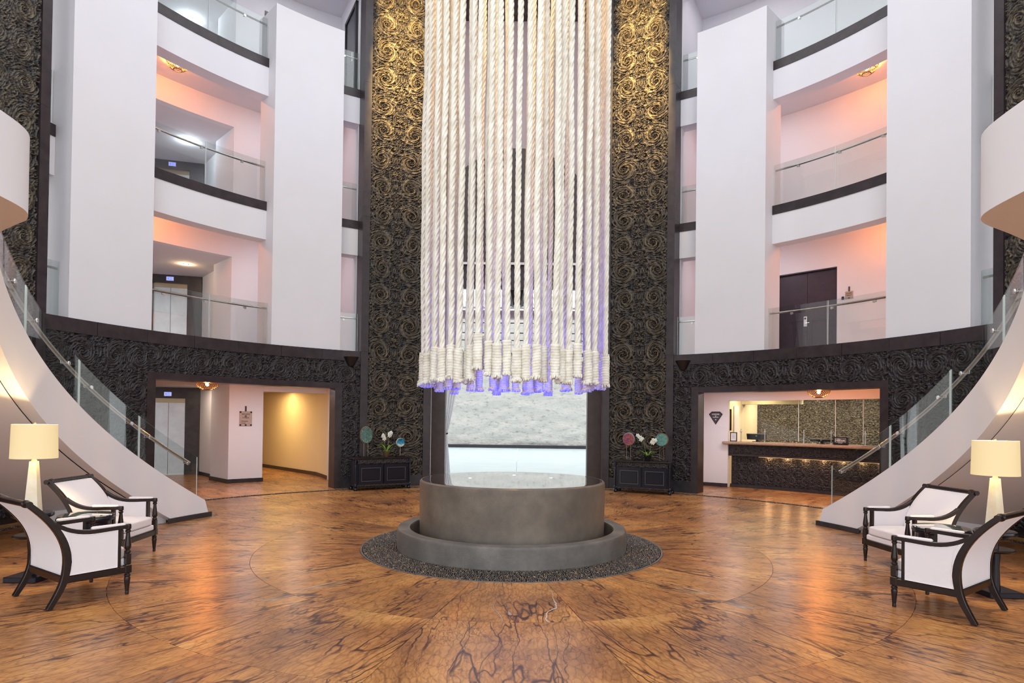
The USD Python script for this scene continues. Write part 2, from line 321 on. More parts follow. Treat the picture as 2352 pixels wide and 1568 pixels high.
# book-matched brown marble: veins from warped cell edges, laid out by each tile's own uv
def marble():
    n = {'uv': ('uvmap', dict(attribute='st')), 'w': ('noise_texture', dict(scale=1.0, detail=4., roughness=.6)), 'wv': ('vector_math', dict(math_type='multiply_add', vector2=(.20, .20, .20))),
         'big': ('noise_texture', dict(scale=.8, detail=6., roughness=.62)), 'br': ('rgb_ramp', dict(ramp=[(.26, (.19, .088, .047)), (.42, (.36, .168, .066)), (.55, (.52, .25, .083)), (.74, (.68, .39, .14))])),
         'mpf': ('mapping', dict(scale=(3.0, 17., 1.))), 'fine': ('noise_texture', dict(scale=2.0, detail=8., roughness=.75)), 'fr': ('rgb_ramp', dict(ramp=[(.32, (.60, .53, .50)), (.48, (1, 1, 1)), (.72, (1.2, 1.18, 1.14))])), 'mul': ('mix', dict(mix_type='multiply', fac=1.)),
         'cr': ('voronoi_texture', dict(feature='distance_to_edge', scale=7.5)), 'mpc': ('mapping', dict(scale=(.8, 2.2, 1.))), 'crr': ('rgb_ramp', dict(ramp=[(0, (.50, .40, .36)), (.06, (.80, .74, .70)), (.14, (1, 1, 1))])), 'mulc': ('mix', dict(mix_type='multiply', fac=.55)),
         'mk': ('noise_texture', dict(scale=.9, detail=3.)), 'mkr': ('map_range', dict(from_min=.36, from_max=.50, clamp=True)), 'p': ('principled_bsdf', dict(roughness=.29, specular_ior_level=.40)), 'bp': ('noise_texture', dict(scale=5., detail=3.)), 'b': ('bump', dict(strength=.05, distance=.01)),
         'x0': ('mix', dict(color2=(.60, .47, .36))), 'wk': ('noise_texture', dict(scale=.5, detail=1.)), 'wkr': ('map_range', dict(from_min=.60, from_max=.66, clamp=True)), 'wl': ('math', dict(math_type='multiply'))}
    l = [('uv.UV', 'w.vector'), ('w.color', 'wv.vector1'), ('uv.UV', 'wv.vector3'), ('wv.vector', 'big.vector'), ('big.fac', 'br.fac'), ('wv.vector', 'mpf.vector'), ('mpf.vector', 'fine.vector'), ('fine.fac', 'fr.fac'),
         ('br.color', 'mul.color1'), ('fr.color', 'mul.color2'), ('wv.vector', 'mpc.vector'), ('mpc.vector', 'cr.vector'), ('cr.distance', 'crr.fac'), ('mul.color', 'mulc.color1'), ('crr.color', 'mulc.color2'),
         ('uv.UV', 'mk.vector'), ('mk.fac', 'mkr.value'), ('uv.UV', 'bp.vector'), ('bp.fac', 'b.height'), ('b.normal', 'p.normal'), ('uv.UV', 'wk.vector'), ('wk.fac', 'wkr.value')]
    last = 'mulc.color'
    for k, (sx, sy, rot, sc, det, wd, amt) in enumerate(((.22, 1.25, .55, 1.0, 3., .0075, .95), (.22, 1.2, -.6, 1.25, 3., .0075, .92), (.5, 1.3, 1.2, 4.2, 3., .014, .5), (.22, 1.1, 1.1, 1.4, 3., .0075, .85), (.22, 1.2, -.12, 1.7, 3., .008, .85))):
        n[f'm{k}'] = ('mapping', dict(scale=(sx, sy, 1.), rotation=(0, 0, rot), location=(k * 3.7, k * 1.9, 0)))
        n[f'n{k}'] = ('noise_texture', dict(scale=sc, detail=det, roughness=.55, distortion=.15)); n[f's{k}'] = ('math', dict(math_type='subtract', value2=.5)); n[f'a{k}'] = ('math', dict(math_type='absolute'))
        n[f'r{k}'] = ('map_range', dict(from_min=wd, from_max=wd * .15, to_max=amt, clamp=True)); n[f'k{k}'] = ('math', dict(math_type='multiply')); n[f'x{k}v'] = ('mix', dict(color2=(.060, .024, .020)))
        l += [('wv.vector', f'm{k}.vector'), (f'm{k}.vector', f'n{k}.vector'), (f'n{k}.fac', f's{k}.value1'), (f's{k}.value', f'a{k}.value1'), (f'a{k}.value', f'r{k}.value'), (f'r{k}.result', f'k{k}.value1'), ('mkr.result', f'k{k}.value2'), (f'k{k}.value', f'x{k}v.fac'), (last, f'x{k}v.color1')]
        last = f'x{k}v.color'
    n['wr'] = ('map_range', dict(from_min=.005, from_max=.001, clamp=True))
    l += [('a0.value', 'wr.value'), ('wr.result', 'wl.value1'), ('wkr.result', 'wl.value2'), ('wl.value', 'x0.fac'), (last, 'x0.color1'), ('x0.color', 'p.base_color')]
    return mat('rainforest_marble', n, l)
M['marble'] = marble()

# ------------------------------------------------------------------ carved scroll relief
def scroll_tile(seed, n=150):
    """one tile of dense acanthus scrollwork as a height field: fans of tapering curved ridges"""
    r = random.Random(seed); strokes = []
    def stroke(pts, w, h):                                # leaf-shaped: thin, full, then a fine tip
        pts = np.array(pts); t = np.linspace(0, 1, len(pts))
        strokes.append(np.column_stack([pts, w * (.45 + .75 * np.sin(np.pi * t ** .7)) * (1 - .55 * t), h * (1 - .35 * t)]))
    def fan(cx, cy, R, a0, sgn, w, arms, rings):
        for k in range(rings):
            R0 = R * (1 - .30 * k)
            for i in range(arms - 2 * k):
                a = a0 + sgn * (i + .5 * k) * 2 * np.pi / (arms - 2 * k); t = np.linspace(0, 1, 16)
                rr = R0 * (1 - .52 * t ** 1.1) * r.uniform(.94, 1.05); aa = a + sgn * t * r.uniform(1.5, 2.0)
                stroke(np.column_stack([cx + rr * np.cos(aa), cy + rr * np.sin(aa)]), w * (1 - .18 * k), .74 + .12 * k)
        t = np.linspace(0, 1, 60); aa = a0 + sgn * t * 7.6; rr = R * (1.05 - .98 * t ** .8)
        p = np.column_stack([cx + rr * np.cos(aa), cy + rr * np.sin(aa)]); strokes.append(np.column_stack([p, w * (.95 - .4 * t), .66 + .24 * t]))
        for i in range(int(arms * .9)):                    # leaf tips curling outwards
            a = a0 + i * 2 * np.pi / int(arms * .9); d = np.array([np.cos(a), np.sin(a)]); o = np.array([-d[1], d[0]]) * sgn; b = np.array([cx, cy]) + d * R * .80
            stroke(bez(b - o * R * .12, b + o * R * .12, b + d * R * .22 + o * R * .22, b + d * R * .34 + o * R * .08, 12), w * 1.0, .72)
        for i in range(5):
            a = i * 1.2566; strokes.append(np.array([[cx + R * .10 * np.cos(a), cy + R * .10 * np.sin(a), w * .75, .95]]))
    fan(.46, .50, .41, 2.6, -1, .030, 13, 3)
    fan(.86, .14, .17, .6, 1, .021, 7, 2)
    fan(.12, .10, .14, 2.0, -1, .019, 7, 2)
    fan(.90, .88, .16, 4.0, 1, .020, 7, 2)
    fan(.08, .90, .13, 5.0, -1, .018, 6, 2)
    stroke(bez((.0, .32), (.04, .12), (.3, .0), (.70, .05), 18), .030, .8)
    stroke(bez((1., .42), (.9, .55), (.93, .72), (1., .80), 14), .028, .8)
    stroke(bez((.55, .97), (.35, 1.), (.1, .85), (.0, .66), 18), .030, .8)
    for cx, cy, a in ((.98, .5, 3.1), (.5, .02, 1.5), (.5, .99, -1.6), (.02, .5, 0.)):   # palmettes on the edges
        for i in range(5):
            d = np.array([np.cos(a + (i - 2) * .5), np.sin(a + (i - 2) * .5)]); b = np.array([cx, cy]); o = np.array([-d[1], d[0]]) * (i - 2) * .03
            stroke(bez(b, b + d * .05, b + d * .10 + o, b + d * .13 + 2 * o, 10), .022, .7)
    g = (np.arange(n) + .5) / n; X, Y = np.meshgrid(g, g, indexing='ij'); H = np.zeros((n, n))
    for s in strokes:
        if len(s) > 1:
            k = np.r_[0, np.cumsum(np.hypot(*np.diff(s[:, :2], axis=0).T))]; m = int(k[-1] / .006) + 2
            s = np.column_stack([np.interp(np.linspace(0, k[-1], m), k, c) for c in s.T])
        for x, y, w, h in s:
            i0, i1 = max(0, int((x - w) * n)), min(n, int((x + w) * n) + 2); j0, j1 = max(0, int((y - w) * n)), min(n, int((y + w) * n) + 2)
            if i0 >= i1 or j0 >= j1: continue
            q = 1 - ((X[i0:i1, j0:j1] - x) ** 2 + (Y[i0:i1, j0:j1] - y) ** 2) / (w * w)
            H[i0:i1, j0:j1] = np.maximum(H[i0:i1, j0:j1], h * np.clip(q, 0, 1) ** .6)
    return H
TILES = [scroll_tile(s) for s in (3, 11)]
def relief_at(u, v, k=0):
    """height at tile coordinates u, v, mirrored at every tile edge"""
    T = TILES[k]; n = T.shape[0]
    def fold(x): x = np.mod(x, 2); return np.where(x > 1, 2 - x, x)
    x, y = fold(u) * (n - 1), fold(v) * (n - 1)
    i, j = np.minimum(x.astype(int), n - 2), np.minimum(y.astype(int), n - 2); a, b = x - i, y - j
    return T[i, j] * (1 - a) * (1 - b) + T[i + 1, j] * a * (1 - b) + T[i, j + 1] * (1 - a) * b + T[i + 1, j + 1] * a * b
def s_of(name, t0): return round(abs(t0))
def carved_arc(name, parent, R, t0, t1, z0, z1, tw, th, amp=.07, step=.018, m='carved', u0=0., v0=0., k=0, warp=.26, label=None):
    """carved panel on a cylinder of radius R facing the axis"""
    if t1 < t0: t0, t1 = t1, t0
    L = rad(t1 - t0) * R; nu, nv = max(8, int(L / step)), max(8, int((z1 - z0) / step))
    t = np.linspace(t0, t1, nu); z = np.linspace(z0, z1, nv); T, Z = np.meshgrid(t, z, indexing='ij')
    U, V = np.radians(T - t0) * R / tw + u0, (Z - z0) / th + v0
    if warp:                                            # hand-carved unevenness
        q = np.stack([U * .8, V * .8, 0 * U + 5 * k + s_of(name, t0)], -1)
        U, V = U + warp * (meshkit.noise(q, 3) - .5), V + warp * (meshkit.noise(q + 40, 5) - .5)
    h = np.maximum(relief_at(U, V, k), .60 * relief_at(U * 1.63 + .37, V * 1.63 + .71, 1 - k))   # small foliage fills the ground
    r = R - amp * h; a = np.radians(T)
    v = np.stack([r * np.sin(a), r * np.cos(a), Z], -1).reshape(-1, 3)
    f = grid_faces(nu, nv)
    return obj(name, (v, f), M[m], parent, relief=h.ravel(), label=label)
def carved_flat(name, parent, w, hgt, tw, th, M4, amp=.02, step=.012, m='carved', k=0):
    nu, nv = max(8, int(w / step)), max(6, int(hgt / step))
    x, z = np.meshgrid(np.linspace(-w / 2, w / 2, nu), np.linspace(0, hgt, nv), indexing='ij')
    h = relief_at(x / tw, z / th, k)
    v = np.stack([x, -amp * h, z], -1).reshape(-1, 3) @ M4[:3, :3].T + M4[:3, 3]
    return obj(name, (v, grid_faces(nu, nv)), M[m], parent, relief=h.ravel())

# ------------------------------------------------------------------ floor
R = 8.458                                  # radius of the atrium wall
ZB0, ZB, FL = 3.337, 3.6, 3.5892           # band bottom, first floor level, floor to floor
LEV = [ZB, ZB + FL, ZB + 2 * FL]           # floor levels
floor = thing('floor', 'polished brown marble floor with dark branching veins, laid in rings around the fountain', 'floor', kind='structure')
def sector_tile(r0, r1, t0, t1, ring, j, gap=.0022):
    n = max(2, int((t1 - t0) / 3))
    rs = np.array([r0 + gap, r1 - gap]); tt = np.linspace(t0, t1, n + 1)
    v, uv = [], []
    mid = (t0 + t1) / 2; flip = -1 if mid < 180 else 1
    for x in tt:
        for r in rs:
            da = gap / r * (1 if x == tt[0] else -1 if x == tt[-1] else 0)
            a = rad(x) + da
            p = np.array([r * S(a), r * C(a)])
            l = rad(x - mid) * flip
            for z in (-.02, 0.):
                v.append([p[0], p[1], z]); uv.append([r * C(l) + 5.3 * ring, r * S(l) + 3.1 * j])
    f = []
    for i in range(n):
        b, q = 4 * i, 4 * i + 4
        f += [[b + 1, q + 1, q + 3], [b + 1, q + 3, b + 3], [b, q, q + 1], [b, q + 1, b + 1], [b + 2, b + 3, q + 3], [b + 2, q + 3, q + 2]]
    e = 4 * n
    f += [[0, 1, 3], [0, 3, 2], [e, e + 2, e + 3], [e, e + 3, e + 1]]
    return trimesh.Trimesh(v, [t[::-1] for t in f], process=False), np.array(uv)
RINGS = [2.165, 3.55, 5.0, 6.5, 7.98]
for ri in range(4):
    ns = 16 if ri < 2 else 32
    for k in range(ns):
        t0 = 360 / ns * (k - .5) + (180 - 0); t0 %= 360
        d = min(k, ns - k)
        m, uv = sector_tile(RINGS[ri], RINGS[ri + 1], t0, t0 + 360 / ns, ri, d)
        obj('tile', m, M['marble'], floor, uv=uv)
for (r0, r1, ri) in ((8.12, 9.6, 5), (9.6, 11.2, 6), (11.2, 13.2, 7), (13.2, 17.6, 8)):
    for k in range(20):
        t0 = 17 + k * 4.6
        for sg in (1, -1):
            a0, a1 = (t0, t0 + 4.6) if sg > 0 else (360 - t0 - 4.6, 360 - t0)
            if r0 > 9 and t0 > 66: continue
            m, uv = sector_tile(r0, r1, a0, a1, ri, k)
            obj('tile', m, M['marble'], floor, uv=uv)
m, uv = sector_tile(8.12, 9.9, 343, 377, 9, 0); obj('tile', m, M['marble'], floor, uv=uv)
for k in range(5):                          # the rest of the floor, behind the camera
    m, uv = sector_tile(8.12, 17.0, 109 + k * 28.4, 109 + (k + 1) * 28.4, 10, k); obj('tile', m, M['marble'], floor, uv=uv)
obj('screed', lathe([(0, -.06), (19, -.06), (19, -.021), (0, -.021)], 64, cap=False), M['grout'], floor)

def pebbles(r0, r1, t0, t1, size, seed):
    """river pebbles set on edge in a bed; one joined mesh of small rounded stones"""
    g = np.random.default_rng(seed); ico = trimesh.creation.icosphere(0); iv, jf = ico.vertices, ico.faces
    pts = []; rr = r0 + size * .5
    while rr < r1 - size * .3:
        n = int(rr * rad(t1 - t0) / size)
        a = np.radians(t0 + (t1 - t0) * (np.arange(n) + g.uniform(.2, .8, n)) / n); q = rr + g.normal(0, size * .12, n)
        pts.append(np.column_stack([q * np.sin(a), q * np.cos(a), a])); rr += size * .86
    p = np.vstack(pts); n = len(p); s = np.column_stack([g.uniform(.40, .58, n), g.uniform(.34, .5, n), g.uniform(.35, .6, n)]) * size
    rot = g.uniform(0, 6.28, n); c, sn = np.cos(rot), np.sin(rot)
    loc = iv[None] * s[:, None]
    x, y = loc[..., 0] * c[:, None] - loc[..., 1] * sn[:, None], loc[..., 0] * sn[:, None] + loc[..., 1] * c[:, None]
    v = np.stack([x + p[:, None, 0], y + p[:, None, 1], loc[..., 2] + .004], -1).reshape(-1, 3)
    f = (jf[None] + (np.arange(n) * len(iv))[:, None, None]).reshape(-1, 3)
    return trimesh.Trimesh(v, f, process=False), np.repeat(g.uniform(0, 1, n), len(iv))
bed = thing('pebble_bed', 'ring of small dark river pebbles set in the floor around the fountain', 'pebbles', kind='structure')
pm, pr = pebbles(1.64, 2.135, 0, 360, .027, 3); obj('pebble', pm, M['gravel'], bed, relief=pr, kind='stuff')
obj('edging', lathe([(2.138, -.02), (2.138, .006), (2.163, .006), (2.163, -.02)], 160, cap=False), M['concrete_grey'], bed)
strip = thing('pebble_strip', 'narrow curved strip of pebbles set in the floor along the atrium wall', 'pebbles', kind='structure')
pm, pr = pebbles(7.985, 8.115, -88, 88, .026, 5); obj('pebble', pm, M['gravel'], strip, relief=pr, kind='stuff')

# ------------------------------------------------------------------ fountain
ft = thing('fountain', 'round brown-grey concrete drum fountain overflowing into a low grey basin, under the ropes', 'fountain')
n = 128
obj('drum', lathe([(1.335, .02), (1.345, .5), (1.35, .9), (1.345, .945), (1.325, .962), (1.28, .962), (1.16, .952), (1.12, .93), (1.10, .90), (0, .90)], n), M['concrete'], ft)
obj('water_film', lathe([(1.31, .9635), (1.2, .9655), (0, .9655)], n, cap=False), M['water'], ft)
obj('basin', lathe([(1.47, .02), (1.47, .26), (1.48, .285), (1.50, .292), (1.62, .292), (1.645, .282), (1.655, .255), (1.66, .0)], n, cap=False), M['concrete_grey'], ft)
obj('basin_water', lathe([(1.36, .10), (1.468, .10)], n, cap=False), M['water'], ft)
obj('basin_floor', lathe([(0, .02), (1.47, .02)], n, cap=False), M['concrete_grey'], ft)
LEDS = (-85, 67, 2)
for a in LEDS:
    q = cyl(.63, a, .967)
    obj('underwater_light', place(lathe([(0, 0), (.022, 0), (.022, .003), (0, .004)], 14, cap=False), frame(q, (1, 0, 0), (0, 1, 0), (0, 0, 1))), M['led'], ft)
for i, a in enumerate(LEDS):
    q = cyl(.63, a, 1.0); q2 = cyl(.66, a, 3.0)
    light('SphereLight', f'fountain_light_{i}', q, (.0, .022, 1.0), 4600.0, look=q2, Radius=.03, cone=52.0, soft=.4)

# ------------------------------------------------------------------ ropes
ZT = 12.4
canopy = thing('rope_canopy', 'round dark plate that the white ropes hang from', 'canopy', (0, 0, 0))
obj('plate', lathe([(0, ZT + .002), (1.5, ZT + .002), (1.55, ZT + .05), (1.5, ZT + .2), (0, ZT + .2)], 64), M['trim'], canopy)
for k in range(4): obj('suspension_cable', tube([(1.2 * S(k * 1.57), 1.2 * C(k * 1.57), ZT + .2), (1.2 * S(k * 1.57), 1.2 * C(k * 1.57), 14.35)], .012, 6), M['steel'], canopy)
for i, a in enumerate((45, 135, 225, 315)):
    q = cyl(.5, a, 11.4)
    light('SphereLight', f'canopy_light_{i}', q, (1.0, .50, .15), 5500.0, look=cyl(1.25, a, 6.0), Radius=.05, cone=40.0, soft=.8)

def make_rope(zw, wl, pitch, rr, seed, label, group, loc):
    """four laid strands, a whipped end and a frayed tip. zw = height of the whipping's top"""
    g = np.random.default_rng(seed)
    o = thing('rope', label, 'rope', loc, g.uniform(0, 6.28), group)
    zs = np.arange(zw - .03, ZT + .02, .03); zs[-1] = ZT - .004
    wob = .010 * np.sin(zs * 1.3 + seed) + .006 * np.sin(zs * 3.1 + seed * 2)
    for k in range(4):
        ph = 2 * np.pi * (zs / (pitch * .9) + k / 4) + .35 * np.sin(zs * 2.1 + seed)
        off = rr * .47 * (1 + .08 * np.sin(zs * 5 + k + seed))
        p = np.column_stack([off * np.cos(ph) + wob, off * np.sin(ph) + .5 * wob, zs])
        obj('strand', tube(p, rr * .47, 8), M['rope'], o, smooth=True)
    nz = 72; zz = np.linspace(zw, zw - wl, nz); na = 26
    A = np.linspace(0, 2 * np.pi, na, endpoint=False)
    turn = .034 * (1 + .15 * np.sin(zz * 20))
    base = .057 + .003 * np.sin(zz * 23 + seed); base[0] *= .8; base[-1] *= .86
    ZZ, AA = np.meshgrid(zz, A, indexing='ij'); tilt = .012 * np.sin(AA + seed)
    ridge = np.abs(np.sin(np.pi * (ZZ + tilt) / .036))
    rad_ = base[:, None] + .006 * ridge + .006 * (meshkit.noise(np.stack([AA * 3, ZZ * 30, 0 * AA + seed], -1)) - .5)
    v = np.stack([rad_ * np.cos(AA) + wob[0], rad_ * np.sin(AA) + .5 * wob[0], ZZ], -1).transpose(1, 0, 2).reshape(-1, 3)
    obj('whipping', (v, grid_faces(na, nz, wrap=True, flip=True)), M['rope'], o, smooth=True)
    zb = zw - wl; fr = []
    for i in range(60):
        a = g.uniform(0, 6.28); q = .057 * math.sqrt(g.uniform(0, 1)); L = g.uniform(.025, .055)
        p0 = np.array([q * C(a), q * S(a), zb + .012]); p1 = p0 + np.array([C(a), S(a), 0]) * (q * .22 + g.uniform(-.006, .006)) + np.array([0, 0, -L])
        fr.append(tube([p0, (p0 + p1) / 2 + g.normal(0, .003, 3), p1], [.012, .014, .009], 5))
    obj('frayed_end', cat(*fr), M['rope'], o, smooth=True)
    return o
FG, BG = 'ropes in the front half of the hanging ring', 'ropes in the back half of the hanging ring'
FLb, BLb = 'thick twisted white rope with a whipped end, in the front half of the hanging ring', 'thick twisted white rope in the back half of the hanging ring, its end lit blue'
front_x = [-1.209, -1.159, -1.057, -0.949, -0.861, -0.751, -0.679, -0.588, -0.472, -0.403, -0.331, -0.204, -0.083, 0.047, 0.182, 0.315, 0.458, 0.544, 0.651, 0.764, 0.861, 0.988, 1.098, 1.154]
heights = [2.74, 2.76, 2.80, 2.75, 2.81, 2.77, 2.74, 2.78, 2.93, 2.92, 2.84, 2.82, 2.86, 2.74, 2.80, 2.81, 2.78, 2.83, 2.75, 2.76, 2.86, 2.77, 2.77, 2.74]
protos = {}
RR = 1.335
spots = []
for i, (x, hz) in enumerate(zip(front_x, heights)):
    ph = math.asin(max(-.985, min(.985, x / RR))); r_ = RR + (rng.uniform(-.09, .02) if 3 < i < 21 else 0)
    if i in (6, 9, 16): r_ -= .14
    spots.append((r_ * S(ph), -r_ * C(ph), hz, 0))
for k in range(9):                                  # the two flanks
    for sg in (-1, 1): 
        a = 80 + 6.2 * k
        if 76 < a < 124: spots.append((sg * RR * S(rad(a)), -RR * C(rad(a)), 2.74 + .04 * ((k * 7) % 3), 0 if a < 90 else 1))
for i, x in enumerate([-1.349, -1.255, -1.146, -1.088, -0.972, -0.805, -0.58, -0.406, -0.297, -0.218, -0.138, 0.033, 0.189, 0.297, 0.385, 0.486, 0.566, 0.638, 0.827, 0.979, 1.132, 1.27]):
    ph = math.asin(max(-.95, min(.95, x / RR))); rb = RR - (.16 if i % 2 else 0); spots.append((rb * S(ph), rb * C(ph), 2.70 + .05 * ((i * 7) % 4) / 3, 1))
placed = []
for x, y, hz, back in spots:                        # ropes that would touch hang a little farther in
    for k in range(24):
        f = 1 - .02 * k
        if all(math.hypot(x * f - q[0], y * f - q[1]) > .124 for q in placed):
            placed.append((x * f, y * f, hz, back)); break
spots = placed
seen_rope = {}
for i, (x, y, hz, back) in enumerate(spots):
    key = (round(hz / .03), back)
    if key not in seen_rope:
        seen_rope[key] = make_rope(hz, .40 + .03 * (i % 3) / 2, (.40, .46, .43, .5)[i % 4], (.043, .046, .041)[i % 3], i + 1, BLb if back else FLb, BG if back else FG, (x, y, 0))
    else:
        copy_of(seen_rope[key], (x, y, rng.uniform(-.012, .012)), rng.uniform(0, 6.28))

# ------------------------------------------------------------------ atrium walls, left and right
def opening_frame(parent, s):
    """dark stone frame round the ground floor opening"""
    for t0, t1 in ((32.7, 33.95), (63.35, 64.6)):
        obj('door_frame', arcbox(R - .05, R + .42, s * t0, s * t1, 0, 2.745), M['trim'], parent)
    obj('door_frame', arcbox(R - .05, R + .42, s * 33.95, s * 63.35, 2.60, 2.745), M['trim'], parent)
for s, side in ((-1, 'left'), (1, 'right')):
    w = thing('wall_' + side, f'{side} side of the round atrium wall: dark carved scrollwork below, white piers above', 'wall', kind='structure')
    # ground floor carved wall
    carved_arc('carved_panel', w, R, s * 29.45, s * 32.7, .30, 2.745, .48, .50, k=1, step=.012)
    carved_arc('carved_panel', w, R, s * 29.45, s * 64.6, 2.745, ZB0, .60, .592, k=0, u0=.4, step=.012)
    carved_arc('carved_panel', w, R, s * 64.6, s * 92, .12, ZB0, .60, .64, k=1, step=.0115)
    obj('wall_core', arcbox(R, R + .4, s * 29.45, s * 32.7, 0, ZB0), M['trim'], w)
    obj('wall_core', arcbox(R, R + .4, s * 32.7, s * 64.6, 2.745, ZB0), M['trim'], w)
    obj('wall_core', arcbox(R, R + .4, s * 64.6, s * 112, 0, ZB0), M['trim'], w)
    obj('baseboard', arcbox(R - .045, R, s * 29.45, s * 32.7, 0, .30), M['kick'], w)
    opening_frame(w, s)
    for k in range(7):                                     # the dark stone band, in lengths
        t0 = 29.3 + k * 7.08
        obj('stone_band', arcbox(R - .05 - (.004 if k % 2 else 0), R + .62, s * (t0 + .03), s * (t0 + 7.06), ZB0, ZB), M['trim'], w)
    # tall carved panels and their trims
    for t0, t1, z0 in ((28.15, 29.5, 0), (16.5, 17.75, 0), (78.8, 80.05, 0)):
        zz = [0, 3.6, 7.2, 10.8, 14.4]
        for a, b in zip(zz[:-1], zz[1:]): obj('stone_trim', arcbox(R - .08, R + .45, s * t0, s * t1, a + .004, b), M['trim'], w)
    carved_arc('carved_panel', w, R, s * 17.75, s * 28.15, .30, 13.75, .768, .74, m='carved_gold', k=0, step=.0135, amp=.08)
    obj('baseboard', arcbox(R - .05, R, s * 17.75, s * 28.15, 0, .30), M['kick'], w)
    obj('stone_trim', arcbox(R - .08, R + .45, s * 17.75, s * 28.15, 13.75, 14.4), M['trim'], w)
    obj('wall_core', arcbox(R, R + .4, s * 17.75, s * 28.15, 0, 14.4), M['trim'], w)
    carved_arc('carved_panel', w, R, s * 80.05, s * 92, ZB0, 12.6, .60, .62, m='carved_gold', k=0, step=.013, amp=.07)
    obj('wall_core', arcbox(R, R + .4, s * 80.05, s * 112, ZB0, 14.4), M['trim'], w)
    # piers
    for t0, t1 in ((33.15, 45.1), (63.95, 75.5)):
        obj('pier', arcbox(R - .005, R + .85, s * t0, s * t1, ZB, 12.0, 14), M['plaster'], w)
    # corridor back walls
    obj('end_wall', arcbox(R + .46, 11.14, s * 29.1, s * 29.56, ZB, 14.4), M['plaster'], w)
    obj('roof_fascia', arcbox(R + .3, R + .75, s * 29.5, s * 78.8, 13.44, 14.4), M['plaster'], w)
    # soffits / slabs
    for i, z in enumerate(LEV[1:] + [ZB + 3 * FL]):
        b = thing('balcony', f'{("second", "third", "top")[i]} floor balcony edge, white with a dark capping, on the {side} of the atrium', 'balcony', kind='structure')
        if i < 2:
            obj('fascia', arcbox(R + .4, R + .78, s * 29.5, s * 78.8, z - .94, z - .222), M['plaster'], b)
            obj('cap', arcbox(R + .385, R + .78, s * 29.5, s * 78.8, z - .222, z), M['trim'], b)
        obj('slab', arcbox(R + .78, 17.5, s * 29.5, s * 80, z - .33, z - .002), M['ceiling'], b)
    if s > 0:
        b = thing('balcony', f'first floor slab above the reception opening', 'balcony', kind='structure')
    else:
        b = thing('balcony', f'first floor slab above the lift lobby opening', 'balcony', kind='structure')
    obj('slab', arcbox(R + .42, 17.5, s * 29.5, s * 80, 2.72, ZB - .27), M['ceiling'], b)
    obj('slab', arcbox(R + .62, 17.5, s * 29.5, s * 80, ZB - .27, ZB - .002), M['ceiling'], b)

# outer shell, so that no daylight leaks in from the sides, and the roof with its round skylight
sh = thing('wall_outer', 'outer walls of the building behind the corridors', 'wall', kind='structure')
for s in (-1, 1):
    obj('wall_panel', arcbox(17.3, 17.6, s * 30, s * 112, -.02, 14.4), M['plaster'], sh)
    A, B = (s * 2.75, 9.1), (s * 9.2, 15.2)
    obj('wall_panel', wallseg(*((A, B) if s < 0 else (B, A)), .25, 0, 14.4), M['plaster'], sh)
    obj('wall_panel', wallseg(*((B, (s * 11, 15.2)) if s < 0 else ((s * 11, 15.2), B)), .25, 0, 14.4), M['plaster'], sh)
ce = thing('ceiling', 'pale roof over the atrium with a large round skylight', 'ceiling', kind='structure')
rf = lathe([(6.9, 14.4), (18, 14.4), (18, 14.7), (6.9, 14.7), (6.9, 14.4)], 72, cap=False)
obj('roof_slab', rf, M['ceiling'], ce)
obj('skylight_curb', lathe([(6.7, 14.35), (6.9, 14.35), (6.9, 14.95), (6.7, 14.95), (6.7, 14.35)], 72, cap=False), M['trim'], ce)

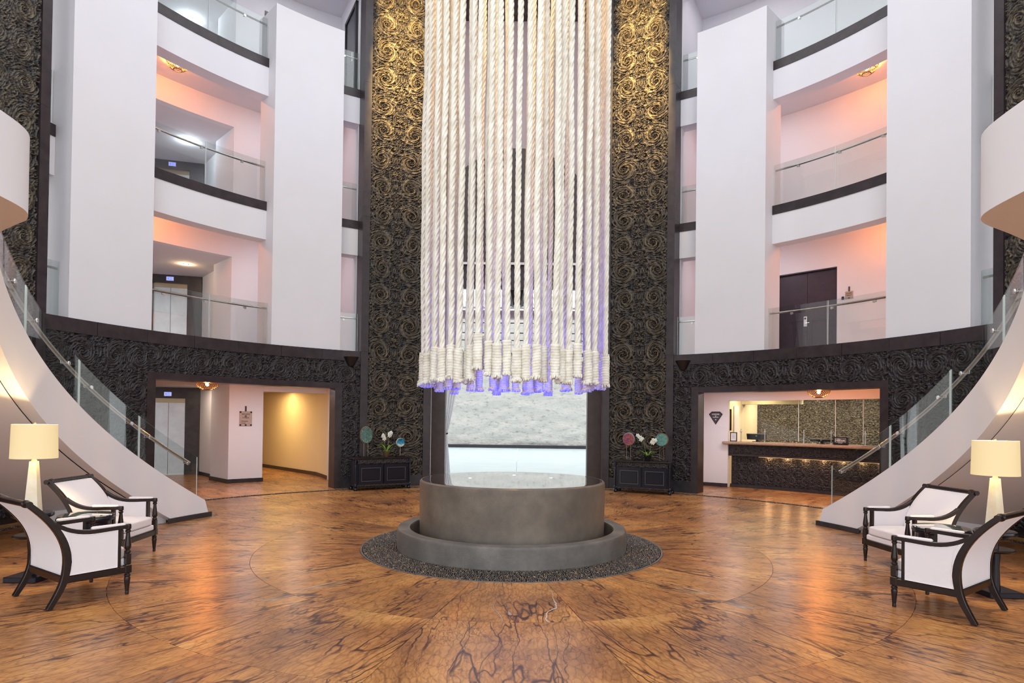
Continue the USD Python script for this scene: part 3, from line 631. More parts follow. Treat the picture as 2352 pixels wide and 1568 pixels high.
# ------------------------------------------------------------------ left: lift lobbies and corridors on every floor
ORD = ['ground', 'first', 'second', 'third']
P1, P2, P3, P4 = (-7.88, 7.88), (-7.20, 8.52), (-8.15, 9.45), (-8.83, 8.80)
Q2 = tuple(cyl(11.14, -41.0)[:2])
EL = np.array([-10.864, 10.158]); et = np.array([.96, .28]); et /= np.linalg.norm(et)
erot = math.atan2(et[1], et[0])
for i, z0 in enumerate([0.0] + LEV):
    H = 2.72 if i == 0 else 2.63
    zc = 2.72 if i == 0 else FL - .33
    w = thing('wall_lobby', f'white walls of the {ORD[i]} floor lift lobby and corridor behind the left side of the atrium', 'wall', kind='structure')
    if i == 0:
        obj('pillar', prism([P1, P2, P3, P4], 0, zc), M['plaster'], w)
        k = .018
        obj('baseboard', prism([(P1[0] - .005, P1[1] - .03), (P2[0] + .03, P2[1] - .005), (P3[0] + .03, P3[1]), (P4[0] - .02, P4[1] - .02)], 0, .11), M['kick'], w)
        obj('header', arcbox(11.14, 11.3, -40.2, -30.5, 2.56, 2.72), M['plaster'], w)
        obj('corridor_wall', wallseg((-5.62, 9.40), (-6.34, 10.64), -.1, 0, 2.72), M['plaster_warm'], w)
        obj('corridor_wall', wallseg((-6.34, 10.64), (-9.9, 14.35), -.1, 0, 2.72), M['plaster_warm'], w)
        obj('baseboard', wallseg((-5.60, 9.39), (-6.34, 10.62), .02, 0, .11), M['post'], w)
        obj('baseboard', wallseg((-6.34, 10.62), (-9.9, 14.33), .02, 0, .11), M['post'], w)
        obj('corridor_wall', wallseg((-4.93, 7.9), (-5.62, 9.40), -.12, 0, 2.72), M['plaster'], w)
        obj('corridor_wall', wallseg((-9.9, 14.35), (-11.5, 13.0), .1, 0, 2.72), M['plaster_warm'], w)
    else:
        obj('pillar', prism([P1, Q2, P3, P4], z0, z0 + zc), M['plaster'], w)
        obj('corridor_wall', arcbox(11.14, 11.3, -40.2, -29.5, z0, z0 + zc), M['plaster'], w)
        obj('header', arcbox(11.14, 11.3, -41.0, -40.2, z0 + 2.64, z0 + zc), M['plaster'], w)
        obj('header', arcbox(11.14, 11.36, -66, -45.0, z0 + H, z0 + zc), M['plaster'], w)
        obj('lobby_ceiling', arcbox(11.36, 16.5, -66, -43.2, z0 + H, z0 + H + .06), M['ceiling'], w)
        obj('corridor_wall', arcbox(13.0, 13.15, -43.5, -34, z0, z0 + zc), M['plaster_warm'], w)
    obj('lobby_wall', wallseg((-8.95, 9.30), (-9.98, 10.42), -.15, z0, z0 + H), M['plaster'], w)
    obj('lobby_wall', wallseg((-12.9, 9.57), (-11.73, 9.91), .2, z0, z0 + H), M['plaster'], w)
    if i == 0: obj('baseboard', wallseg((-8.97, 9.27), (-9.98, 10.39), -.02, z0, z0 + .1), M['kick'], w)
    e = thing('elevator', f'steel lift doors in a dark stone surround with a lit blue floor display, {ORD[i]} floor', 'elevator', (*EL, z0), erot)
    for sx in (-1, 1):
        obj('jamb', box(sx * .70, .10, 1.19, .42, .20, 2.38), M['trim'], e)
        obj('door_leaf', cbox(sx * .246, .12, 1.125, .486, .03, 2.25, .004), M['steel_brushed'], e)
    obj('lintel', box(0, .10, (2.38 + H) / 2, 1.82, .20, H - 2.38), M['trim'], e)
    obj('header_strip', box(0, .125, 2.315, .98, .03, .13), M['bronze_metal'], e)
    obj('sill', box(0, .06, .006, .98, .12, .012), M['steel'], e)
    d = obj('display', cbox(0, -.008, 2.51, .20, .016, .115, .003), M['display'], e, label='lit blue floor display')
    obj('display_frame', cat(box(0, -.006, 2.574, .225, .02, .013), box(0, -.006, 2.446, .225, .02, .013), box(-.106, -.006, 2.51, .013, .02, .14), box(.106, -.006, 2.51, .013, .02, .14)), M['bronze_metal'], e)
    tx = meshkit.text_mesh(('1', '2', '3', '4')[0] + '  ' + 'L', .06, .003) if False else None
    obj('display_figure', cat(box(-.05, -.018, 2.51, .025, .003, .06), box(.02, -.018, 2.535, .08, .003, .012), box(.02, -.018, 2.485, .08, .003, .012)), M['display_glow'], e)
    if i:
        dl = thing('ceiling_spotlight', f'small round warm downlight in the ceiling of the {ORD[i]} floor lift lobby', 'light', (-9.62, 8.75, z0 + H), 0)
        obj('lens', lathe([(0, -.006), (.05, -.006), (.055, 0)], 18), M['downlight'], dl); obj('ring', lathe([(.055, 0), (.058, -.01), (.075, -.008), (.078, 0)], 18, cap=False), M['steel'], dl)
        light('SphereLight', f'lobby_light_{i}', (-9.62, 8.75, z0 + H - .08), (1, .68, .36) if i == 1 else (.80, .90, 1), 150.0 if i == 1 else 420.0, Radius=.045)
        light('SphereLight', f'corridor_light_{i}', (-8.0, 9.7, z0 + 2.4), (1, .62, .15), 22.0, Radius=.05)
light('RectLight', 'corridor_ceiling_light', (-8.3, 11.3, 2.68), (1, .66, .27), 13.5, Width=1.2, Height=1.2)
light('RectLight', 'lobby_ceiling_light', (-9.6, 9.0, 2.68), (1, .80, .6), 9.0, Width=.8, Height=.8)

# welcome plaque on the pillar
def text_on(parent, txt, h, x, y, z, m, name='lettering', bold=True, center=True, d=.002):
    t = meshkit.text_mesh(txt, h, d, bold=bold)
    b = t.bounds; t.apply_translation((-(b[0][0] + b[1][0]) / 2 if center else -b[0][0], 0, 0))
    t.apply_transform(trimesh.transformations.rotation_matrix(math.pi / 2, (1, 0, 0))); t.apply_translation((x, y, z))
    return obj(name, t, m, parent, smooth=False)
pt = np.array(P2) - np.array(P1); prot = math.atan2(pt[1], pt[0]); pn = np.array([pt[1], -pt[0]]) / np.linalg.norm(pt)
pos = np.array([-7.555, 8.185]) + pn * .004
pl = thing('welcome_plaque', 'tan wall plaque with dark corner squares and small lettering on the lobby pillar', 'sign', (*pos, 1.575), prot)
obj('plate', cbox(0, -.008, .205, .34, .016, .41, .004), M['gold_label'], pl)
obj('hanger', box(0, -.008, .48, .04, .014, .15), M['dark_print'], pl)
for x, z in ((-.145, .385), (.145, .385), (-.145, .025), (0, .025), (.145, .025)): obj('corner_square', box(x, -.018, z, .045, .008, .045), M['dark_print'], pl)
text_on(pl, 'WELLNESS', .030, 0, -.0165, .315, M['dark_print']); text_on(pl, 'FITNESS', .030, 0, -.0165, .215, M['dark_print'])
obj('emblem', place(lathe([(.011, 0), (.026, 0), (.026, .003), (.011, .003), (.011, 0)], 20, cap=False), frame((0, -.0165, .275), (1, 0, 0), (0, 0, 1), (0, -1, 0))), M['dark_print'], pl)
text_on(pl, '1 Restaurante', .022, -.135, -.0165, .125, M['dark_print'], center=False); text_on(pl, '2 Lounge', .022, -.135, -.0165, .072, M['dark_print'], center=False)

# ------------------------------------------------------------------ right: corridors, door, reception
for i, z0 in enumerate(LEV):
    w = thing('wall_corridor', f'white back wall of the {ORD[i + 1]} floor corridor on the right of the atrium', 'wall', kind='structure')
    if i == 0:
        obj('wall_panel', arcbox(11.14, 11.3, 29.5, 40.9, z0, z0 + FL - .33), M['plaster'], w)
        obj('wall_panel', arcbox(11.14, 11.3, 40.9, 48.95, z0 + 2.38, z0 + FL - .33), M['plaster'], w)
        obj('wall_panel', arcbox(11.14, 11.3, 48.95, 80, z0, z0 + FL - .33), M['plaster'], w)
    else:
        obj('wall_panel', arcbox(11.14, 11.3, 29.5, 80, z0, z0 + FL - .33), M['plaster'], w)
ang = 44.92
c0 = cyl(11.16, ang, ZB); drot = -rad(ang)
dr = thing('door_1', 'dark stained double door on the first floor to the right, with a white card lock', 'door', c0, drot, kind='structure')
for sx in (-1, 1):
    lf = obj('door_leaf', cbox(sx * .385, .06, 1.17, .764, .045, 2.34, .004), M['wood_door'], dr)
    for zc_, hh in ((.62, .86), (1.66, 1.0)):
        obj('panel_moulding', cat(box(sx * .385, .034, zc_ + hh / 2, .54, .012, .02), box(sx * .385, .034, zc_ - hh / 2, .54, .012, .02), box(sx * .385 - .26, .034, zc_, .02, .012, hh), box(sx * .385 + .26, .034, zc_, .02, .012, hh)), M['wood_door'], lf) if zc_ < 1 else None
obj('door_frame', cat(box(-.785, .03, 1.19, .03, .14, 2.38), box(.785, .03, 1.19, .03, .14, 2.38), box(0, .03, 2.365, 1.6, .14, .03)), M['wood_door'], dr)
lk = obj('card_lock', cbox(-.04, .02, 1.02, .085, .03, .27, .006), M['white_print'], dr, label='white card lock plate')
obj('handle', tube([(-.03, 0, .97), (-.03, -.03, .97), (.08, -.035, .97)], .008, 8), M['steel'], lk)
obj('sensor', place(lathe([(0, 0), (.028, 0), (.026, .006), (0, .007)], 16, cap=False), frame((-.04, .004, 1.10), (1, 0, 0), (0, 0, 1), (0, -1, 0))), M['black'], lk)
def wall_frame(r, th, z):   # a thing hung on the wall of radius r, facing the axis
    return dict(loc=cyl(r, th, z), rotz=-rad(th))
sg = thing('staff_sign', 'small tan plaque lettered STAFF ONLY on a dark strip, right of the dark double door', 'sign', **wall_frame(11.135, 50.55, ZB + 1.48))
obj('plate', cbox(0, -.006, .10, .20, .012, .19, .003), M['gold_label'], sg)
obj('hanger', box(0, -.006, .255, .035, .01, .13), M['post'], sg); obj('corner_square', box(0, -.014, .022, .035, .006, .035), M['dark_print'], sg)
text_on(sg, 'STAFF', .034, 0, -.0125, .125, M['dark_print']); text_on(sg, 'ONLY', .034, 0, -.0125, .075, M['dark_print'])
lb = thing('wall_bell', 'tiny black rounded wall fitting between the double door and the small plaque', 'fitting', **wall_frame(11.135, 49.75, ZB + 1.52))
obj('body', prism([(-.03, -.04), (.03, -.04), (.03, .02), (.018, .04), (-.018, .04), (-.03, .02)], 0, .02).apply_transform(trimesh.transformations.rotation_matrix(math.pi / 2, (1, 0, 0))), M['black'], lb)
# black framed door at the end of the third floor corridor, left
ea = rad(-29.57)
bd = thing('door_2', 'black framed glazed door at the end of the third floor corridor on the left', 'door', (9.75 * S(ea), 9.75 * C(ea), LEV[2]), math.pi / 2 - ea + math.pi, kind='structure')
obj('door_leaf', cbox(0, -.02, 1.25, 1.0, .05, 2.5, .004), M['black_lacquer'], bd)
obj('door_frame', cat(box(-.56, -.02, 1.3, .12, .10, 2.6), box(.56, -.02, 1.3, .12, .10, 2.6), box(0, -.02, 2.56, 1.24, .10, .10)), M['black'], bd)
obj('handle', tube([(.40, -.05, 1.0), (.40, -.10, 1.0), (.40, -.10, 1.25), (.40, -.05, 1.25)], .012, 8), M['steel'], bd)

w = thing('wall_reception', 'white walls round the reception recess on the right of the ground floor', 'wall', kind='structure')
obj('wall_panel', arcbox(10.65, 10.8, 30.6, 34.65, 0, 2.72), M['plaster'], w)
obj('baseboard', arcbox(10.63, 10.65, 30.6, 34.65, 0, .10), M['kick'], w)
w2_ = thing('wall_reception', 'white header over the reception desk opening and a cream beam behind it', 'wall', kind='structure')
obj('header', arcbox(10.65, 10.85, 34.65, 60, 2.46, 2.72), M['plaster'], w2_)
obj('wall_panel', wallseg((4.93, 7.55), (5.42, 9.17), .1, 0, 2.72), M['plaster'], w)
w3_ = thing('wall_reception', 'cream side wall at the left end of the reception room', 'wall', kind='structure')
obj('wall_panel', wallseg((5.95, 8.95), (7.75, 11.05), .1, 0, 2.72), M['plaster_warm'], w3_)
obj('beam', arcbox(12.2, 12.5, 33, 42.3, 2.40, 2.72), M['plaster_warm'], w2_)
dw = thing('door_3', 'tall white door seen behind the left end of the reception desk', 'door', (6.60, 9.695, 0), math.atan2(2.10, 1.80), kind='structure')
obj('door_leaf', cbox(0, -.02, 1.17, .34, .03, 2.34, .004), M['white_print'], dw); obj('knob', place(trimesh.creation.icosphere(1, .02), frame((.13, -.05, 1.0), (1, 0, 0), (0, 1, 0), (0, 0, 1))), M['steel'], dw)
hw = thing('wall_feature', 'hammered dark bronze textured wall behind the reception desk', 'wall', kind='structure')
for k in range(6): obj('wall_panel', arcbox(13.5, 13.7, 34.9 + k * 4.3, 34.9 + (k + 1) * 4.3 - .03, 0, 2.72, 6), M['hammered'], hw)
wf = thing('picture_frame', 'narrow dark brown framed panel on the cream wall behind the reception desk', 'picture', (6.27, 9.305, 1.62), math.atan2(2.10, 1.80))
obj('frame', cat(box(0, -.02, 0, .17, .03, .03), box(0, -.02, .60, .17, .03, .03), box(-.07, -.02, .30, .03, .03, .6), box(.07, -.02, .30, .03, .03, .6)), M['lacquer'], wf); obj('panel', box(0, -.012, .30, .12, .012, .58), M['post'], wf)
# diamond-shaped sign
dg = thing('diamond_sign', 'dark gem-shaped sign with white lettering on the wall left of the reception desk', 'sign', **wall_frame(10.645, 32.8, 1.78))
rot = trimesh.transformations.rotation_matrix(math.pi / 2, (1, 0, 0))
gem = [(-.115, .37), (.115, .37), (.195, .295), (0, 0), (-.195, .295)]
obj('border', prism(gem, 0, .012).apply_transform(rot), M['black'], dg)
obj('face', prism([(x * .86, (z - .22) * .86 + .22) for x, z in gem], .012, .015).apply_transform(rot), plain('slate_face', (.06, .055, .075), .5), dg)
text_on(dg, 'HONORS', .036, 0, -.0155, .275, M['white_print']); text_on(dg, 'MEMBERS', .024, 0, -.0155, .195, M['white_print'])
obj('arrow', prism([(-.028, .255), (.028, .255), (0, .225)], .015, .017).apply_transform(rot), M['white_print'], dg)
obj('arrow', prism([(-.02, .15), (.02, .15), (.012, .125), (-.012, .125)], .015, .017).apply_transform(rot), M['white_print'], dg)

rd = thing('reception_desk', 'long curved reception desk with a tan granite top over two dark carved fronts', 'desk')
obj('countertop', cat(arcbox(10.54, 11.2, 34.69, 58, 1.22, 1.305), arcbox(10.54, 10.645, 34.15, 34.69, 1.22, 1.305)), M['granite'], rd)
nose = tube([cyl(10.54, t, 1.2625) for t in np.linspace(34.15, 58, 20)], .0425, 10); obj('nosing', nose, M['granite'], rd)
nose = tube([cyl(r_, 34.15, 1.2625) for r_ in np.linspace(10.54, 10.60, 4)], .0425, 10); obj('nosing', nose, M['granite'], rd)
obj('body', arcbox(10.72, 11.15, 34.7, 58, .93, 1.22), M['trim'], rd)
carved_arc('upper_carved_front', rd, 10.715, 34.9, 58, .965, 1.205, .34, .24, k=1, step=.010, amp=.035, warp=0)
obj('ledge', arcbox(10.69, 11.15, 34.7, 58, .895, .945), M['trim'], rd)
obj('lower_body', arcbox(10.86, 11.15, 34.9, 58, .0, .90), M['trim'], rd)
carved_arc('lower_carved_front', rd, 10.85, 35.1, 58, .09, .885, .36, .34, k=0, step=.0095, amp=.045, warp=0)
obj('plinth', arcbox(10.80, 10.9, 34.8, 58, 0, .09), M['kick'], rd)
obj('light_strip', arcbox(10.80, 10.82, 39, 58, .880, .893), emit('desk_strip', (1, .55, .2), 1.2), rd)
for k, t in enumerate((40.5, 43, 45.5, 48, 50.5, 53, 55.5)): light('SphereLight', f'desk_light_{k}', cyl(10.74, t, .87), (1, .6, .26), 300.0, Radius=.02)
for k, t in enumerate((38, 43, 48, 53)):
    light('RectLight', f'reception_light_{k}', cyl(12.9, t, 2.66), (1, .86, .64), 75.0, look=cyl(13.3, t, 0), Width=.35, Height=.35)
light('RectLight', 'reception_room_light', cyl(11.6, 37, 2.66), (1, .84, .55), 14.0, Width=.8, Height=.5)
# things on the desk
gp = thing('counter_screen', 'clear glass screen in four panes with steel posts standing on the reception desk', 'screen')
for t0, t1 in ((36.3, 44.6), (44.7, 49.6), (49.7, 53.2), (53.3, 57.6)): obj('glass_pane', arcbox(10.78, 10.79, t0, t1, 1.36, 2.45), M['glass'], gp)
for t in (44.65, 49.65, 53.25): obj('pane_edge', arcbox(10.777, 10.793, t - .045, t + .045, 1.36, 2.45), M['glass_edge'], gp)
for t in (36.4, 39.9, 45.4, 49.1, 53.5): obj('post', place(lathe([(.03, 0), (.03, .01), (.013, .02), (.013, .26), (.028, .27), (.028, .30), (.013, .31), (.013, .36), (0, .365)], 12), frame(cyl(10.78, t, 1.305), (1, 0, 0), (0, 1, 0), (0, 0, 1))), M['steel_brushed'], gp)
def monitor(th, wdt, hgt, lab):
    o = thing('monitor', lab, 'monitor', cyl(11.02, th, 1.305), -rad(th))
    obj('screen_back', prism([(-wdt / 2, .06), (wdt / 2, .06), (wdt / 2 + .015, .06 + hgt), (-wdt / 2 - .015, .06 + hgt)], -.025, .025).apply_transform(rot), M['bronze_metal'] if False else M['black'], o)
    obj('bezel', prism([(-wdt / 2 - .015, .055 + hgt), (wdt / 2 + .015, .055 + hgt), (wdt / 2 + .015, .07 + hgt), (-wdt / 2 - .015, .07 + hgt)], -.03, .03).apply_transform(rot), M['steel_brushed'], o)
    obj('stand', box(0, .05, .05, .06, .04, .1), M['black'], o); obj('base', box(0, .05, .005, .22, .16, .01), M['black'], o)
    obj('badge', box(0, -.027, .06 + hgt * .65, .04, .003, .03), M['steel_brushed'], o)
monitor(38.3, .52, .16, 'black monitor seen from behind, near the left end of the reception desk')
monitor(47.3, .56, .06, 'black monitor seen from behind, low behind the desk left of the small black sign')
hs = thing('desk_sign', 'small black sign with white boxed lettering on the granite reception top', 'sign', cyl(10.68, 50.6, 1.305), -rad(50.6))
obj('board', cbox(0, 0, .10, .36, .05, .20, .006), M['black'], hs)
text_on(hs, 'Hilton', .062, 0, -.026, .088, M['white_print'])
obj('outline', cat(box(0, -.0265, .165, .27, .003, .006), box(0, -.0265, .07, .27, .003, .006), box(-.132, -.0265, .1175, .006, .003, .1), box(.132, -.0265, .1175, .006, .003, .1)), M['white_print'], hs)
text_on(hs, 'LOS CABOS', .014, 0, -.026, .042, M['white_print'])
pf = thing('menu_stand', 'small black framed white card standing on the left end of the reception desk', 'card', cyl(10.72, 35.4, 1.305), -rad(35.4))
obj('frame', cat(box(-.085, 0, .13, .02, .02, .26), box(.085, 0, .13, .02, .02, .26), box(0, 0, .01, .19, .02, .02), box(0, 0, .25, .19, .02, .02)), M['black'], pf)
obj('card', box(0, 0, .13, .15, .008, .22), M['paper'], pf)
for k in range(5): obj('print_line', box(0, -.005, .09 + k * .025, .08 - .02 * (k % 2), .002, .004), M['dark_print'], pf)

# ------------------------------------------------------------------ glass railings
def railing(s, t0, t1, r, z0, label, group=None, split=1):
    o = thing('glass_railing', label, 'railing', group=group)
    ts = np.linspace(t0, t1, split + 1)
    for a, b in zip(ts[:-1], ts[1:]):
        obj('glass_pane', arcbox(r, r + .014, s * (a + .08), s * (b - .08), z0 - .02, z0 + 1.03), M['glass'], o)
        for t in (a + .06, b - .09): obj('pane_edge', arcbox(r - .001, r + .015, s * t, s * (t + .03), z0 - .02, z0 + 1.03), M['glass_edge'], o)
    obj('handrail', tube([cyl(r + .075, s * t, z0 + .91) for t in np.linspace(t0 + .05, t1 - .05, max(4, int(t1 - t0)))], .024, 10), M['steel'], o)
    nb = max(1, int((t1 - t0) / 5.5)) if t1 - t0 > 5 else 1
    for t in ([t0 + (t1 - t0) * (k + .6) / nb for k in range(nb)] if nb > 1 else [t0 + (t1 - t0) * .75]):
        q = cyl(r, s * t, z0 + .845); u = cyl(1, s * t)[:3]; tg = np.array([C(rad(s * t)), -S(rad(s * t)), 0])
        br = cat(place(lathe([(0, -.012), (.03, -.012), (.032, -.006), (.03, 0)], 14), frame(q, tg, np.cross(-u * -1, tg), u)), tube([q, q + u * .075, q + u * .075 + np.array([0, 0, .05])], .008, 6))
        obj('bracket', br, M['steel'], o)
for s, side in ((-1, 'left'), (1, 'right')):
    for i, z0 in enumerate(LEV):
        r = R + .19 if i == 0 else R + .47
        railing(s, 45.15, 63.9, r, z0, f'{ORD[i + 1]} floor glass railing between the two white piers on the {side}', split=2)
        railing(s, 29.6, 33.1, r, z0, f'{ORD[i + 1]} floor short glass railing beside the {side} tall carved panel')
        railing(s, 75.6, 78.7, r, z0, f'{ORD[i + 1]} floor short glass railing at the outer end on the {side}')

# ------------------------------------------------------------------ curved stairs with landings
def zt(t): return .28 + .0599 * (t - 68.9)
def zb(t, r=6.0): return max(0.0, .0585 * (t - 75.3 - (r - 6) * 2.2))
for s, side, rin in ((-1, 'left', 6.0), (1, 'right', 5.95)):
    st = thing('staircase', f'white plastered curved staircase sweeping up to the {side}', 'staircase', kind='structure')
    T0, T1 = 68.5, 122.0
    top = lambda t: min(zt(t), .02 + (t - T0) * .7) if t < 69.0 else zt(t)
    obj('stringer', arcbox(rin - .02, rin + .13, s * T0, s * T1, (lambda t: zb(abs(t))), (lambda t: top(abs(t))), 60), M['plaster'], st)
    rs, tt = np.linspace(rin + .13, 7.66, 14), np.linspace(70, T1, 60)
    v = np.array([[*cyl(r, s * t)[:2], max(zb(t, r), .0)] for t in tt for r in rs])
    obj('soffit', (v, grid_faces(60, 14, flip=s < 0)), M['plaster'], st, smooth=True)
    obj('stringer', arcbox(7.62, 7.75, s * T0, s * T1, (lambda t: zb(abs(t), 7.7)), (lambda t: zt(abs(t))), 50), M['plaster'], st)
    for k in range(19):
        a = T0 + .6 + k * 2.78
        obj('tread', arcbox(rin + .13, 7.62, s * a, s * (a + 2.78), max(.0, .164 * k - .06 if k > 4 else 0), .164 * (k + 1), 3), M['plaster'], st)
    obj('baseboard', arcbox(rin - .045, rin - .02, s * (T0 - .25), s * 77.2, 0, .085, 8), M['kick'], st)
    obj('baseboard', arcbox(rin - .045, 7.62, s * (T0 - .4), s * T0, 0, .085, 1), M['kick'], st)
    bp = [cyl(r, s * (75.6 + (r - 6) * 2.2 + .2)) for r in np.linspace(rin - .03, 7.7, 8)]
    obj('baseboard', cat(*[wallseg(p[:2], q[:2], .03 * s, 0, .085) for p, q in zip(bp[:-1], bp[1:])]), M['kick'], st)
    NX = 2.97 if s < 0 else 2.84
    # landing over the seats, with a rounded nose
    arc = [cyl(6.06, s * t)[:2] for t in np.linspace(121.5, 148.5, 16)]
    nose = bez((*arc[-1], 0), (s * NX, -5.36, 0), (s * (NX - .0), -5.42, 0), (s * (NX - .04), -5.95, 0), 12)[1:, :2]
    outline = [tuple(p) for p in arc] + [tuple(p) for p in nose] + [(s * (NX - .1), -7.2), (s * (NX - .1), -9.0), (s * 8.4, -9.0), (s * 8.4, -3.4)]
    obj('landing', prism(outline, 3.10, 3.60), M['plaster'], st, smooth=25)
    rl = thing('stair_railing', f'clear glass stair railing with a round steel handrail on the {side} staircase', 'railing')
    rg = rin + .07
    cuts = [70.3, 82.55, 95.45, 108.1, 120.5]
    for a, b in zip(cuts[:-1], cuts[1:]):
        obj('glass_pane', arcbox(rg, rg + .014, s * (a + .1), s * (b - .1), (lambda t: zt(abs(t)) - .06), (lambda t: zt(abs(t)) + .72), 14), M['glass'], rl)
        for t in (a + .08, b - .13): obj('pane_edge', arcbox(rg - .001, rg + .015, s * t, s * (t + .05), (lambda t: zt(abs(t)) - .06), (lambda t: zt(abs(t)) + .72), 1), M['glass_edge'], rl)
    obj('handrail', tube([cyl(rg + .10, s * t, zt(t) + .57) for t in np.linspace(71.2, 120.5, 48)], .029, 12), M['steel'], rl)
    for t in (72.4, 80.4, 84.3, 93.0, 98.0, 105.6, 111.5, 118.0):
        q = cyl(rg - .004, s * t, zt(t) + .50); u = cyl(1, s * t)[:3]; tg = np.array([C(rad(s * t)), -S(rad(s * t)), 0])
        obj('bracket', cat(place(lathe([(0, -.016), (.026, -.016), (.03, -.008), (.03, 0)], 16), frame(q, tg, np.array([0, 0, 1.]) if True else 0, u) if np.linalg.det(np.column_stack([tg, [0, 0, 1.], u])) > 0 else frame(q, -tg, [0, 0, 1.], u)), tube([q, q + u * .10, q + u * .10 + np.array([0, 0, .06])], .008, 8)), M['steel'], rl)

# plain round ceiling lights in the corridors, behind the piers
for s, side in ((-1, 'left'), (1, 'right')):
    for i, z0 in enumerate([0.0] + LEV):
        for j, (t, r_) in enumerate(((38.5, 9.7), (69.5, 9.7)) if i else ((38.0, 9.5), (46.0, 9.35))):
            zc = 2.715 if i == 0 else z0 + FL - .335
            o = thing('ceiling_light', f'round white {ORD[i]} floor corridor ceiling light, {("nearer the middle", "nearer the viewer")[j]} on the {side}', 'light', cyl(r_, s * t, zc))
            obj('rim', lathe([(.20, 0), (.20, -.02), (.22, -.02), (.22, 0)], 28, cap=False), M['steel'], o); obj('diffuser', lathe([(0, -.012), (.20, -.012)], 28, cap=False), emit('diffuser_glow', (1, .93, .95), 2.0) if 'diffuser' not in M else M['diffuser'], o)
            M['diffuser'] = M.get('diffuser') or UsdShade.Material.Get(stage, '/World/Looks/diffuser_glow')
            light('DiskLight', f'corridor_disk_{side}_{i}_{j}', cyl(r_, s * t, zc - .025), (.97, .92, 1.0), 44.0 if i else 40.0, Radius=.2)

# ------------------------------------------------------------------ pierced ceiling lamps
def cage_lamp(s, th, r, zc, label, power):
    o = thing('ceiling_lamp', label, 'lamp', cyl(r, s * th, zc))
    hgt, rr = .24, .245
    def prof(t): return rr * (1 - .62 * t ** 2.6), -hgt * (.25 + .75 * t) if t > 0 else -hgt * .25
    bars = []
    for d in (-1, 1):
        for k in range(26):
            a0 = 2 * math.pi * k / 26; p = []
            for t in np.linspace(0, 1, 9):
                q, z = prof(t); a = a0 + d * t * .9; p.append((q * C(a), q * S(a), z))
            bars.append(tube(p, .0046, 4, cap=False))
    obj('lattice', cat(*bars), M['black'], o, smooth=False)
    a = np.linspace(0, 2 * math.pi, 25)
    obj('rim', cat(tube(np.column_stack([rr * np.cos(a), rr * np.sin(a), 0 * a - hgt * .25]), .010, 6), tube(np.column_stack([rr * .38 * np.cos(a), rr * .38 * np.sin(a), 0 * a - hgt]), .008, 6)), M['black'], o)
    obj('ceiling_rose', lathe([(0, 0), (.07, 0), (.07, -.015), (.012, -.03), (.012, -.08), (0, -.08)], 16, cap=False), M['black'], o)
    for k in range(3): obj('arm', tube([(0, 0, -.02), (rr * C(k * 2.094), rr * S(k * 2.094), -hgt * .25)], .006, 5), M['black'], o)
    obj('bulb', place(trimesh.creation.icosphere(2, .042), frame((0, 0, -.115), (1, 0, 0), (0, 1, 0), (0, 0, 1))), M['bulb'], o, smooth=True)
    light('SphereLight', o.GetName() + '_light', cyl(r, s * th, zc - .115), (1, .27, .05), power, Radius=.045)
for s, side in ((-1, 'left'), (1, 'right')):
    cage_lamp(s, 53.3 if s < 0 else 51.9, 9.05, 2.69, f'black lattice ceiling lamp with a glowing amber bulb under the {"lift lobby" if s < 0 else "reception"} opening frame', 1200.0)
    cage_lamp(s, 57.0, 10.1, LEV[0] + FL - .33, f'black lattice ceiling lamp on the first floor behind the {side} outer pier', 1250.0)
    cage_lamp(s, 55.2, 10.1, LEV[1] + FL - .33, f'black lattice ceiling lamp with an amber bulb below the third floor balcony on the {side}', 1250.0)

# black uplighter bowls at the ends of the band
for s, side in ((-1, 'left'), (1, 'right')):
    o = thing('wall_uplighter', f'black half-bowl wall uplighter on the band beside the {side} tall carved panel', 'light', cyl(R - .05, s * 31.2, 3.18), -rad(s * 31.2))
    prof = [(0, 0), (.05, .005), (.085, .03), (.14, .14), (.19, .235), (.20, .255), (.185, .255), (.13, .14), (.07, .04), (0, .02)]
    b = lathe(prof, 40, cap=False); b = trimesh.intersections.slice_mesh_plane(b, (0, -1, 0), (0, 0, 0), cap=False)
    obj('bowl', b, M['black'], o); obj('back_plate', box(0, .006, .13, .36, .012, .24), M['black'], o)
    q = cyl(R - .13, s * 31.2, 3.36)
    light('SphereLight', f'uplighter_light_{side}', q, (1, .6, .22), 14.0, look=q + np.array([0, 0, 1]), Radius=.04, cone=60.0, soft=.5)

# ------------------------------------------------------------------ middle bay: garden doorway with a round arch, terrace outside
w = thing('wall_back', 'brown-mauve wall with a round timber arch over the garden doorway, behind the ropes', 'wall', kind='structure')
YF, XC, HW = 9.6, -.06, 2.53
ZS = 7.24                                         # springing of the arch
a = np.linspace(0, math.pi, 41)
arch = [(XC + HW * C(t), ZS + (HW + .22) * S(t)) for t in a]
outer = [(-4.2, 0), (XC - HW, 0)] + [(x, z) for x, z in arch[::-1]] + [(XC + HW, 0), (4.2, 0), (4.2, 14.4), (-4.2, 14.4)]
M['mauve_wall'] = plain('mauve_wall_paint', (.50, .40, .40), .85, var=(2., (.47, .375, .375)))
fm = frame((0, YF, 0), (1, 0, 0), (0, 0, 1), (0, -1, 0))
obj('wall_panel', place(prism(outer, -.3, 0), fm), M['mauve_wall'], w)
obj('top_beam', box(0, YF - .15, 14.15, 5.4, .3, .5), M['post'], w)
for s in (-1, 1):
    A, B = cyl(R + .3, s * 16.6)[:2], np.array([s * 2.62, YF])
    obj('reveal', wallseg(*((A, B) if s > 0 else (B, A)), -.12, 0, 14.4), M['plaster'], w)
g = thing('garden_door', 'tall arched timber garden doorway with brown posts, dark panelled arch and thin black glazing bars', 'door')
